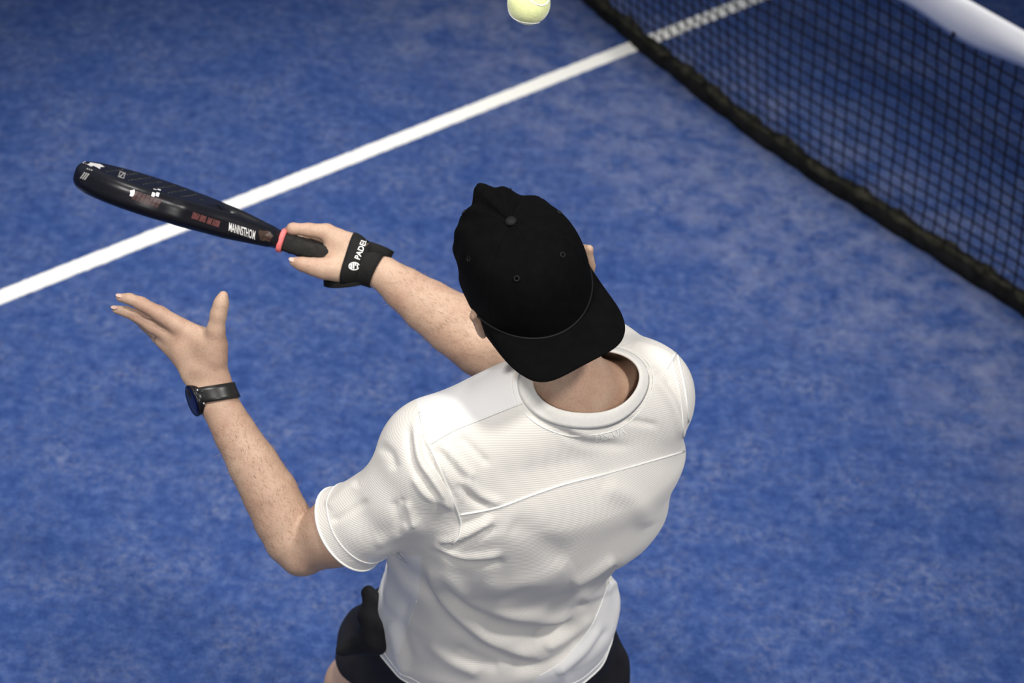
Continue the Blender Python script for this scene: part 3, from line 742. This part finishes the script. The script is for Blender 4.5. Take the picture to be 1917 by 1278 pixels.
# ------------------------------------------------------------------ cap, worn back to front
m_cap = mat('black_cap_cotton', (.0024, .0024, .0026), rough=.88, spec=.08, noise=.25, nscale=60, bump=.4, bscale=700)
m_capd = mat('black_cap_trim', (.005, .005, .005), rough=.7, spec=.3, noise=.2, nscale=80)
RE, RB, BC = .0890, .107, .004
def HK(e, u, b): return H(e - .006, u, b)
def rb(th): return RB + (.019 * max(0, -math.sin(th)) if math.sin(th) < 0 else 0)
prof = [(1.0, 0), (1.005, .012), (1.004, .026), (.996, .042), (.978, .058), (.948, .074), (.90, .089), (.83, .102), (.74, .1125), (.62, .121), (.48, .1272), (.33, .1312), (.17, .1332), (.0, .1338)]
prof = smooth_path(prof, 34); nth = 180
def rim_u(th): return .004 + .010 * math.cos(th) ** 2 - .004 * max(0, math.sin(th))
V = []; aux = []
for r, h in prof:
    for j in range(nth):
        th = 2 * math.pi * j / nth
        rr = r; hh = h
        seam = min(abs((th - math.pi / 6 - k * math.pi / 3 + math.pi) % (2 * math.pi) - math.pi) for k in range(6)) * max(r, .05)
        dsp = -.0011 * math.exp(-(seam / .018) ** 2)
        fr = max(0, -math.sin(th))                                     # side over the forehead, slack and crumpled
        dsp += fr * (.0045 * math.sin(th * 7 + h * 60) * math.sin(h * 75 + 1.0) + .003 * math.sin(th * 13 + h * 30)) * min(1, r * 2)
        dsp += .013 * math.exp(-((th - math.radians(276)) / .30) ** 2 - ((h - .098) / .026) ** 2) - .006 * math.exp(-((th - math.radians(318)) / .22) ** 2 - ((h - .105) / .02) ** 2)
        dsp += .0012 * math.sin(3 * th + 1) * math.sin(h * 40)
        nrm = np.array([math.cos(th) * math.sqrt(max(0, 1 - (h / .14) ** 2)), .4 + h * 5, math.sin(th) * math.sqrt(max(0, 1 - (h / .14) ** 2))]); nrm = nrm / np.linalg.norm(nrm)
        q = np.array([RE * rr * math.cos(th), rim_u(th) * (1 - h / .134) + h, BC + rb(th) * rr * math.sin(th)]) + nrm * dsp
        V.append(HK(*q)); aux.append((th, h))
V = np.array(V); aux = np.array(aux)
F = np.array(grid_faces(len(prof), nth, False, True))
dth = np.abs((aux[:, 0] - 1.5 * math.pi + math.pi) % (2 * math.pi) - math.pi)
g = .048 * (1 - np.sqrt((dth / .52) ** 2 + (aux[:, 1] / .048) ** 2))
Vc, Tc = clip_mesh(V, tris(F), g)
cap = thicken(mesh_obj('cap', Vc, Tc, m_cap, person), .002); cap['label'] = 'black cotton baseball cap worn backwards'
CAP_TREE = bvh(Vc, Tc)
# button and eyelets
def ball_mesh(c, axes, rad, n=16, m=10):
    V = [c + axes[0] * rad[0] * math.sin(a) * math.cos(b) + axes[1] * rad[1] * math.sin(a) * math.sin(b) + axes[2] * rad[2] * math.cos(a)
         for a in np.linspace(.02, math.pi - .02, m) for b in np.arange(n) * 2 * math.pi / n]
    return V, grid_faces(m, n, False, True) + [tuple(range(n)), tuple(range((m - 1) * n + n - 1, (m - 1) * n - 1, -1))]
v, f = ball_mesh(HK(0, .1355, BC), (E_, BK, U_), (.0085, .0085, .005)); mesh_obj('button', v, f, m_capd, cap)
for k in range(6):
    th = k * math.pi / 3; r, h = .80, .1065
    c = HK(RE * r * math.cos(th), h, BC + rb(th) * r * math.sin(th)); n_ = unit(E_ * math.cos(th) * .75 + BK * math.sin(th) * .75 + U_ * .66)
    a = unit(np.cross(n_, U_)); b = np.cross(n_, a)
    v, f = sweep([c + n_ * .0016 + (a * math.cos(t) + b * math.sin(t)) * .0034 for t in np.arange(14) * 2 * math.pi / 14], .0012, 6, True)
    mesh_obj('eyelet', v, f, m_capd, cap)
# visor
nt_, ns_ = 61, 14; V = []
for i in range(nt_):
    t = math.pi * i / (nt_ - 1); c, s = math.cos(t), math.sin(t)
    th = math.radians(14) + math.radians(152) * i / (nt_ - 1)
    inn = np.array([RE * 1.004 * math.cos(th), BC + RB * 1.004 * math.sin(th)])
    out = np.array([.0885 * math.copysign(abs(c) ** .50, c), .040 + .131 * abs(s) ** .50])
    for j in range(ns_):
        q = j / (ns_ - 1); xy = inn + (out - inn) * q
        u = rim_u(th) + .002 - .012 * q - 1.3 * xy[0] ** 2 * q
        V.append(HK(xy[0], u, xy[1]))
brim = thicken(mesh_obj('visor', V, grid_faces(nt_, ns_), m_cap, cap), .0035, 0)
q = [HK(RE * 1.008 * math.cos(t), rim_u(t) + .0035, BC + RB * 1.008 * math.sin(t)) for t in np.radians(np.linspace(10, 170, 60))]
v, f = sweep(q, .0016, 6); mesh_obj('visor_seam', v, f, m_capd, cap)
q = [HK((RE + .004) * math.cos(t), rim_u(t) + .006, BC + (rb(t) + .005 + .004 * math.cos((t - math.radians(270)) * 2)) * math.sin(t)) for t in np.radians(np.linspace(234, 306, 30))]
v, f = sweep(q, .01, 10, flat=(U_, .0095, .0014)); mesh_obj('adjusting_strap', v, f, m_capd, cap)
# fingernails that show
m_nail = mat('fingernail', (.56, .38, .32), rough=.45, spec=.3, noise=.05)
for (x, y, d_, ax, nr) in ((223.5, 553.0, d0 - .012, (216 - 232, 556 - 560), (-.35, .75, .55)), (214.5, 575.0, d0 + .012, (208 - 226, 578 - 580), (-.45, .70, .55)), (547.0, 486.0, d1 - .021, (540 - 566, 486 - 495), (-.15, .55, .82))):
    t_ = unit(tocam((ax[0], -ax[1], 0))); n_ = tocam(nr); n_ = unit(n_ - t_ * (n_ @ t_))
    v, f = ball_mesh(P(x, y, d_), (t_, np.cross(n_, t_), n_), (.0062, .0044, .0016), 14, 8); mesh_obj('fingernail', v, f, m_nail, body_o)
# short fair hair on both forearms
m_hair = mat('arm_hair', (.30, .19, .11), rough=.5, noise=.3, nscale=60)
bv = np.array([v.co[:] for v in body_o.data.vertices]); bn = np.array([v.normal[:] for v in body_o.data.vertices]); HV, HF = [], []
for A, B, cnt in ((ELL, WRL, 1500), (ELR, WRR, 1500)):
    ax = B - A; t = ((bv - A) @ ax) / (ax @ ax); rad_ = np.linalg.norm(bv - A - t[:, None] * ax, axis=1)
    ids = np.where((t > .02) & (t < .86) & (rad_ < .075))[0]; ids = rng.choice(ids, cnt)
    for i in ids:
        n_ = bn[i]; d_ = unit(unit(ax) * .8 + rng.normal(0, .35, 3) + n_ * .25); l_ = rng.uniform(.006, .013); p = bv[i]; sd_ = unit(np.cross(d_, n_)) * .00016
        k = len(HV); m_ = p + d_ * l_ * .5 + n_ * .001; HV += [p - sd_, p + sd_, m_ - sd_ * .8, m_ + sd_ * .8, p + d_ * l_ + n_ * .0008]; HF += [(k, k + 1, k + 3, k + 2), (k + 2, k + 3, k + 4)]
hair = mesh_obj('arm_hair', HV, HF, m_hair, body_o); hair['kind'] = 'stuff'
# eyes
m_eye = mat('eye_white', (.8, .78, .75), rough=.2, noise=.03); m_iris = mat('iris', (.05, .09, .12), rough=.15, noise=.2, nscale=300)
for s in (-1, 1):
    c = H(s * .031, .000, -.078)
    v, f = ball_mesh(c, (E_, U_, BK), (.0125, .0115, .0125)); eo = mesh_obj('eye', v, f, m_eye, person)
    v, f = ball_mesh(c - BK * .0105, (E_, U_, BK), (.0052, .0052, .003)); mesh_obj('iris', v, f, m_iris, eo)
# shoes
m_shoe = mat('white_shoe', (.6, .6, .6), rough=.6, noise=.1); m_sole = mat('dark_sole', (.03, .03, .03), rough=.8, noise=.2)
m_sock = mat('white_sock', (.7, .7, .68), rough=.9, noise=.06, bump=.3)
for an in (ANL, ANR):
    b = np.array([an[0], an[1], 0]); up = [Seg(b - FRONT * .055 + Z * .055, b + FRONT * .16 + Z * .050, (.037, .033), (.042, .026), lat(22), .02), Seg(b + Z * .06, b + Z * .10, .044, .042, k=.02)]
    V, F = surface_nets(lambda p, s: np.maximum(blend(s, p), .026 - p[:, 2]), b + np.array([-.2, -.25, 0.0]), b + np.array([.2, .3, .18]), .005, up)
    so = mesh_obj('shoe', relax(V, F, 1), F, m_shoe, person)
    V, F = surface_nets(lambda p, s: np.maximum(Seg(b - FRONT * .055 + Z * .014, b + FRONT * .165 + Z * .014, (.042, .05), (.047, .05), lat(22)).d(p), np.abs(p[:, 2] - .015) - .0145), b + np.array([-.2, -.25, -.01]), b + np.array([.2, .3, .06]), .005)
    mesh_obj('sole', V, F, m_sole, so)
    v, f = sweep([b + Z * .085, b + Z * .12, b + Z * .17], [.046, .044, .047], 16); mesh_obj('sock', v, f, m_sock, person)

# ================================================================== racket
dR = d1 + .013
BUTT, TIP = P(652, 492, dR), P(144, 321, dR)
RT = unit(TIP - BUTT); RLEN = float(np.linalg.norm(TIP - BUTT))
perp = unit(np.cross(RT, FWD)); perp = perp if perp @ UPV > 0 else -perp
fw = unit(FWD - RT * (FWD @ RT))
AL = math.radians(6.5)
RW = unit(math.cos(AL) * fw + math.sin(AL) * perp); RN = np.cross(RT, RW); RN = RN if RN @ (-FWD) > 0 else -RN
def RK(t, w_, n): return BUTT + RT * t + RW * w_ + RN * n
TC = RLEN - .126                                                 # centre of the head along the shaft
HOLES = []
for i in range(-4, 5):
    for j in range(-4, 5):
        t, w_ = i * .0215, (j + (.5 if i % 2 else 0)) * .0225
        if (t / .088) ** 2 + (w_ / .086) ** 2 < 1: HOLES.append((TC + t + .004, w_))
HOLES = np.array(HOLES)
def racket_sdf(p, _):
    q = p - BUTT; t, w_, n = q @ RT, q @ RW, q @ RN; aw = np.abs(w_)
    k0 = np.sqrt(((t - TC) / .126) ** 2 + (aw / .127) ** 2); d2 = (k0 - 1) * .126
    def seg2(a, b, ra, rb):
        ab = np.array(b) - np.array(a); x, y = t - a[0], aw - a[1]; h = np.clip((x * ab[0] + y * ab[1]) / (ab @ ab), 0, 1)
        return np.sqrt((x - h * ab[0]) ** 2 + (y - h * ab[1]) ** 2) - (ra + (rb - ra) * h)
    d2 = smin(d2, seg2((TC - .075, .088), (.135, .016), .016, .013), .025)
    d2 = smin(d2, seg2((.02, 0), (.15, 0), .0135, .016), .02)
    r = .017; th_ = np.interp(t, [.10, .15, .20], [.0145, .0185, .0222])
    a, b = d2 + r, np.abs(n) - th_ + r
    d = np.minimum(np.maximum(a, b), 0) + np.sqrt(np.maximum(a, 0) ** 2 + np.maximum(b, 0) ** 2) - r
    # heart-shaped opening of the throat and the drilled face
    hole = np.sqrt(((t - .212) / 1.4) ** 2 + w_ ** 2) - .017; d = np.maximum(d, -hole)
    hd = np.sqrt(((t[:, None] - HOLES[None, :, 0]) ** 2 + (w_[:, None] - HOLES[None, :, 1]) ** 2)).min(1) - .0055
    return np.maximum(d, -hd)
cs = np.array([RK(t, w_, n) for t in (-.01, RLEN + .01) for w_ in (-.14, .14) for n in (-.03, .03)])
V, F = surface_nets(racket_sdf, cs.min(0), cs.max(0), .0024, None, 24)
V = relax(V, F, 1, .4)
m_rk = mat('black_gloss_carbon', (.005, .005, .008), rough=.34, spec=.32, noise=.2, nscale=200)
racket = empty('padel_racket', BUTT); tag(racket, 'black padel racket with pink handle ring gripped in the right hand', 'racket')
frame = mesh_obj('frame', V, F, m_rk, racket); RK_TREE = bvh(V, F)
# grip wrapped over the handle, pink ring at its top, butt cap
m_grip = mat('black_overgrip', (.018, .017, .016), rough=.85, spec=.2, noise=.25, nscale=90, bump=.5, bscale=300)
rings = []
for i in range(60):
    t = -.002 + .116 * i / 59; ridge = .0007 * (math.sin(i * .9) > .6); e = .002 * max(0, 1 - t / .02)
    rings.append([RK(t, (.0168 + ridge + e) * math.copysign(abs(math.cos(a)) ** .7, math.cos(a)), (.0158 + ridge + e) * math.copysign(abs(math.sin(a)) ** .7, math.sin(a))) for a in np.arange(20) * 2 * math.pi / 20])
V = [p for r in rings for p in r]
mesh_obj('grip', V, grid_faces(60, 20, False, True) + [tuple(range(20)), tuple(range(59 * 20 + 19, 59 * 20 - 1, -1))], m_grip, racket)
m_pink = mat('pink_rubber_ring', (.78, .17, .17), rough=.5, spec=.4, noise=.12, nscale=200, bump=.5, bscale=500)
rings = []
for t, g_ in ((.1105, .0168), (.1110, .0196), (.1150, .0202), (.1190, .0196), (.1196, .0168)):
    rings.append([RK(t, (g_ + .0008) * math.copysign(abs(math.cos(a)) ** .7, math.cos(a)), g_ * math.copysign(abs(math.sin(a)) ** .7, math.sin(a))) for a in np.arange(24) * 2 * math.pi / 24])
ringo = mesh_obj('grip_ring', [p for r in rings for p in r], grid_faces(5, 24, False, True), m_pink, racket); ringo['label'] = 'pink rubber ring'
# printed marks and painted lamp reflections
m_red = mat('dark_red_print', (.032, .006, .006), rough=.4, noise=.4, nscale=220); m_rose = mat('dull_rose_print', (.11, .036, .034), rough=.4, noise=.45, nscale=240)
m_brown = mat('brown_print', (.040, .022, .014), rough=.4, noise=.5, nscale=160); m_white = mat('white_print_and_glint', (.80, .78, .76), rough=.35, noise=.05, nscale=150)
m_grey = mat('grey_print_and_glint', (.30, .29, .28), rough=.4, noise=.3, nscale=200)
def quad_strip(pts_a, pts_b, n=10):
    a, b = smooth_path(pts_a, n), smooth_path(pts_b, n); V = np.concatenate([a, (a + b) / 2, b])
    F = [(r * n + i, r * n + i + 1, (r + 1) * n + i + 1, (r + 1) * n + i) for r in range(2) for i in range(n - 1)]
    return V, F
ca, sa = math.cos(math.atan2(171, 508)), math.sin(math.atan2(171, 508))
def along(cx, cy, x, y): return np.stack([cx + x * ca - y * sa, cy + x * sa + y * ca], -1)
for i in range(7):                                              # dark red bars on the face
    x0 = -26 + i * 7.6
    v, f = quad_strip([along(276, 373, x0, -8), along(276, 373, x0 + 6.6, -8)], [along(276, 373, x0 - 3, 9), along(276, 373, x0 + 3.6, 9)], 4); print_on('red_bar', RK_TREE, v, f, m_red, frame)
for x0, x1 in ((-27, -13), (-11.5, 0), (3, 12), (13.5, 27)):
    v, f = quad_strip([along(385, 411, x0, -6), along(385, 411, x1, -6)], [along(385, 411, x0, 6), along(385, 411, x1, 6)], 5); print_on('rose_block', RK_TREE, v, f, m_rose, frame)
tv, tf = text_mesh('MANNSTHOM'); tv = tv / np.array([tv[:, 0].max() - tv[:, 0].min(), tv[:, 1].max() - tv[:, 1].min()])
print_on('lettering', RK_TREE, along(453, 433, tv[:, 0] * 52 - tv[:, 1] * 4, -tv[:, 1] * 16), tf, m_white, frame)
an_ = np.linspace(0, 2 * math.pi, 17)[:-1]
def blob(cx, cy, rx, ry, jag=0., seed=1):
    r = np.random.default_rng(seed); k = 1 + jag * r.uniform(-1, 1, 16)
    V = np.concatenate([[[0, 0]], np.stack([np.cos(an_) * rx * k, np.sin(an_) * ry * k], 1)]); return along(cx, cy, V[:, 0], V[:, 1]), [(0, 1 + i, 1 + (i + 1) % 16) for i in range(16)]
for (cx, cy, rx, ry, j, sd, m_, nm) in ((496, 441, 15, 10, .25, 2, m_brown, 'brown_motif'), (503, 446, 5, 3, .3, 3, m_red, 'red_motif'), (172, 305, 19, 7, .38, 4, m_white, 'white_glint'), (247, 362, 4, 7, .3, 5, m_white, 'white_glint')):  # brown and red are prints, the white tip patch a painted lamp glint
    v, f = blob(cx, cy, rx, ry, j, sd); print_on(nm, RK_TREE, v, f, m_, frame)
for x0 in (-5, -1, 3):  # lamp highlights at the tip, painted on as stripes
    v, f = quad_strip([along(162, 326, x0 + 3, -11), along(162, 326, x0 + 5.6, -11)], [along(162, 326, x0 - 4, 11), along(162, 326, x0 - 1.4, 11)], 4); print_on('glint_stripe', RK_TREE, v, f, m_grey, frame)
for x0, y0, x1, y1 in ((-6, -6, 6, -4), (-6, 4, 6, 6), (-6, -4, -4, 4), (4, -4, 6, 4)):
    v, f = quad_strip([along(228, 328, x0, y0), along(228, 328, x1, y0)], [along(228, 328, x0, y1), along(228, 328, x1, y1)], 4); print_on('square_emblem', RK_TREE, v, f, m_grey, frame)
v, f = quad_strip([along(228, 328, 1, -4), along(228, 328, 4, -4)], [along(228, 328, -4, 4), along(228, 328, -1, 4)], 4); print_on('square_emblem', RK_TREE, v, f, m_grey, frame)
for cx in (288, 296):  # reflected lamp panels put in as two white bars
    v, f = quad_strip([along(cx, 361, -3, -7), along(cx, 361, 3, -7)], [along(cx, 361, -3, 7), along(cx, 361, 3, 7)], 4); print_on('glint_bar', RK_TREE, v, f, m_white, frame)

# ================================================================== wristband with racket strap (right wrist)
m_wb = mat('black_neoprene', (.007, .007, .007), rough=.8, spec=.25, noise=.2, nscale=80, bump=.4, bscale=400)
wb = empty('wristband', WRR); tag(wb, 'black wristband with white lettering and strap loop on the racket wrist', 'wristband')
def band_loop(c, axis, half_w, lift, n=64, thick=.0018, flare=0.0):
    axis = unit(axis); a = unit(np.cross(axis, FWD)); b = np.cross(axis, a); mid = []
    V = []; rows = []
    for i in range(n):
        th = 2 * math.pi * i / n; d = a * math.cos(th) + b * math.sin(th); row = []
        for s in (-1, -.5, 0, .5, 1):
            o = c + axis * half_w * s
            h = BODY_TREE.ray_cast(Vector(o + d * .09), Vector(-d), .09)
            r = .09 - h[3] if h[0] is not None else .03
            row.append(r)
        rows.append((d, row))
    Rr = np.array([r for _, r in rows])
    for _ in range(5): Rr = (Rr + np.roll(Rr, 1, 0) + np.roll(Rr, -1, 0)) / 3
    Rr = np.maximum(Rr, Rr.mean() * .75)
    for i in range(n):
        d = rows[i][0]
        for s, r in zip((-1, -.5, 0, .5, 1), Rr[i]): V.append(c + axis * half_w * s + d * (r + lift + flare * s))
        for s, r in zip((1, .5, 0, -.5, -1), Rr[i][::-1]): V.append(c + axis * half_w * s + d * (r + lift + thick + flare * s + .0006 * (1 - s * s)))
    return V, grid_faces(n, 10, True, True)
wc = P(667, 487, d1 + .004); waxis = unit(P(703, 500, d1) - P(640, 478, d1 + .008))
waxis = unit(waxis + .10 * UPV)
v, f = band_loop(wc, waxis, .0135, .0018); band_o = mesh_obj('logo_band', v, f, m_wb, wb); WB_TREE = bvh(v, f)
v, f = band_loop(P(692, 498, d1), unit(waxis - .25 * UPV), .0165, .0010, flare=.0); mesh_obj('wrist_wrap', v, f, m_wb, wb)
c0 = P(714, 468, d1 - .006); c1 = P(733, 477, d1 + .006)
v, f = sweep([P(690, 462, d1 - .020), P(708, 468, d1 - .018), P(722, 474, d1 - .012), P(732, 480, d1 - .006)], .006, 10, flat=(unit(np.cross(unit(c1 - c0), FWD)), .0095, .0028)); mesh_obj('fastening_tab', v, f, m_wb, wb)
q = smooth_path([P(690, 524, d1 - .006), P(660, 530, d1 - .010), P(625, 533, d1 - .004), P(607, 529, d1 + .012), P(625, 524, d1 + .030), P(660, 520, d1 + .030), P(688, 514, d1 + .02)], 40)
v, f = sweep(list(q), .004, 8, flat=(unit(UPV + .35 * -FWD), .0058, .0014)); mesh_obj('racket_cord', v, f, m_wb, wb)
tv, tf = text_mesh('PADEL'); tv = tv / np.array([tv[:, 0].max() - tv[:, 0].min(), tv[:, 1].max() - tv[:, 1].min()])
# lettering runs up the band, across its width
bx, by = unit(np.array([676 - 662, 452 - 489.])), None; by = np.array([-bx[1], bx[0]])
q = np.array([676, 466.5]) + tv[:, :1] * 40 * bx + (-tv[:, 1:]) * 11 * by
print_on('lettering', WB_TREE, q, tf, m_white, band_o, .0005)
cx, cy = 663, 498; V = []; F = []
for i in range(24):
    t = 2 * math.pi * i / 24; e = np.array([math.cos(t), math.sin(t)])
    V += [np.array([cx, cy]) + e * np.array([10.6, 7.6]), np.array([cx, cy]) + e * np.array([8.6, 5.9])]
F = [(2 * i, 2 * ((i + 1) % 24), 2 * ((i + 1) % 24) + 1, 2 * i + 1) for i in range(24)]
print_on('round_emblem', WB_TREE, V, F, m_white, band_o, .0005)
for x0, x1, y0, y1 in ((-7, -3.8, -4, 4), (-2.6, .2, -5.4, 4.6), (1.4, 3.6, -5.2, -1), (5, 7, -3, 3.2)):
    print_on('round_emblem', WB_TREE, [(cx + x0, cy + y0), (cx + x1, cy + y0), (cx + x1, cy + y1), (cx + x0, cy + y1)], [(0, 1, 2, 3)], m_white, band_o, .0005)

# ================================================================== wristwatch (left wrist)
watch = empty('wristwatch', WRL); tag(watch, 'round black sports watch with dark blue face on left wrist', 'watch')
m_strap = mat('black_silicone', (.012, .012, .011), rough=.38, spec=.5, noise=.15, nscale=60); m_case = mat('black_watch_case', (.010, .010, .012), rough=.3, metal=.5, noise=.2, nscale=100)
m_glass = mat('dark_blue_watch_glass', (.003, .004, .040), rough=.25, spec=.6, noise=.15, nscale=30); m_steel = mat('steel_button', (.5, .5, .5), rough=.25, metal=1.0, noise=.05)
waxL = unit(P(394, 722, d0) - P(425, 785, d0))
v, f = band_loop(P(405, 735, d0), unit(waxL + .30 * RGT), .0122, .0012, thick=.0030); strap_o = mesh_obj('strap', v, f, m_strap, watch)
wn = unit(tocam((-.85, -.30, .44))); CW = P(373, 746, d0 - .004)
def disc(c, n_, prof, seg=48):
    a = unit(np.cross(n_, UPV)); b = np.cross(n_, a)
    V = [c + n_ * h + (a * math.cos(t) + b * math.sin(t)) * r for r, h in prof for t in np.arange(seg) * 2 * math.pi / seg]
    k = len(prof); return V, grid_faces(k, seg, False, True) + [tuple(range(seg)), tuple(range((k - 1) * seg + seg - 1, (k - 1) * seg - 1, -1))]
v, f = disc(CW, wn, [(.020, -.006), (.0235, -.003), (.0245, .003), (.0245, .0095), (.0235, .0105)]); case = mesh_obj('case', v, f, m_case, watch)
v, f = disc(CW, wn, [(.0245, .0090), (.0251, .0098), (.0249, .0118), (.0240, .0124), (.0238, .0118)]); mesh_obj('bezel', v, f, m_case, case)
v, f = disc(CW, wn, [(.0241, .0110), (.0238, .0121), (.014, .0126), (.003, .0127)]); mesh_obj('watch_glass', v, f, m_glass, case)
wa = unit(np.cross(wn, waxL))
for s_, t_ in ((1, .6), (1, -.6), (1, 0.0), (-1, .5), (-1, -.5)):
    dd_ = unit(wa * s_ + waxL * t_); v, f = sweep([CW + dd_ * .0235 + wn * .004, CW + dd_ * .0270 + wn * .004], .0021, 10); mesh_obj('side_button', v, f, m_steel, case)
for s_ in (1, -1):
    v, f = sweep([CW + waxL * .0001 + wa * s_ * .017 + wn * .002, CW + wa * s_ * .026 - wn * .003], .004, 8, flat=(waxL, .0098, .0028)); mesh_obj('lug', v, f, m_case, case)

# ================================================================== ball
BC_ = P(990, 6, 3.2); br = 40.5 * 3.2 / FPX
m_ball, nt, b = node_mat('yellow_felt'); b.inputs['Roughness'].default_value = .95; b.inputs['Sheen Weight'].default_value = .6; b.inputs['Specular IOR Level'].default_value = .1
tc = nt.nodes.new('ShaderNodeTexCoord'); n = nt.nodes.new('ShaderNodeTexNoise'); n.inputs['Scale'].default_value = 350; n.inputs['Detail'].default_value = 4
r = nt.nodes.new('ShaderNodeValToRGB'); r.color_ramp.elements[0].color = (.70, .77, .32, 1); r.color_ramp.elements[1].color = (.86, .89, .48, 1); r.color_ramp.elements[0].position = .3; r.color_ramp.elements[1].position = .7
bp = nt.nodes.new('ShaderNodeBump'); bp.inputs['Strength'].default_value = .5; bp.inputs['Distance'].default_value = .001
nt.links.new(tc.outputs['Object'], n.inputs['Vector']); nt.links.new(n.outputs['Fac'], r.inputs[0]); nt.links.new(r.outputs[0], b.inputs['Base Color']); nt.links.new(n.outputs['Fac'], bp.inputs['Height']); nt.links.new(bp.outputs[0], b.inputs['Normal'])
v, f = ball_mesh(BC_, (RGT, UPV, -FWD), (br, br, br), 48, 32)
ball = mesh_obj('padel_ball', v, f, m_ball); tag(ball, 'yellow-green felt padel ball in the air above the white line', 'ball')
q = []
rm = Matrix.Rotation(.9, 3, 'X') @ Matrix.Rotation(.5, 3, 'Y') @ Matrix.Rotation(.4, 3, 'Z')
for t in np.arange(120) * 2 * math.pi / 120:
    a_, b_ = .75, .25; p = Vector((a_ * math.cos(t) + b_ * math.cos(3 * t), a_ * math.sin(t) - b_ * math.sin(3 * t), 2 * math.sqrt(a_ * b_) * math.sin(2 * t)))
    p = rm @ p.normalized(); q.append(BC_ + (RGT * p.x + UPV * p.y - FWD * p.z) * br * .998)
v, f = sweep(q, .0011, 6, True); mesh_obj('seam', v, f, m_seam, ball)
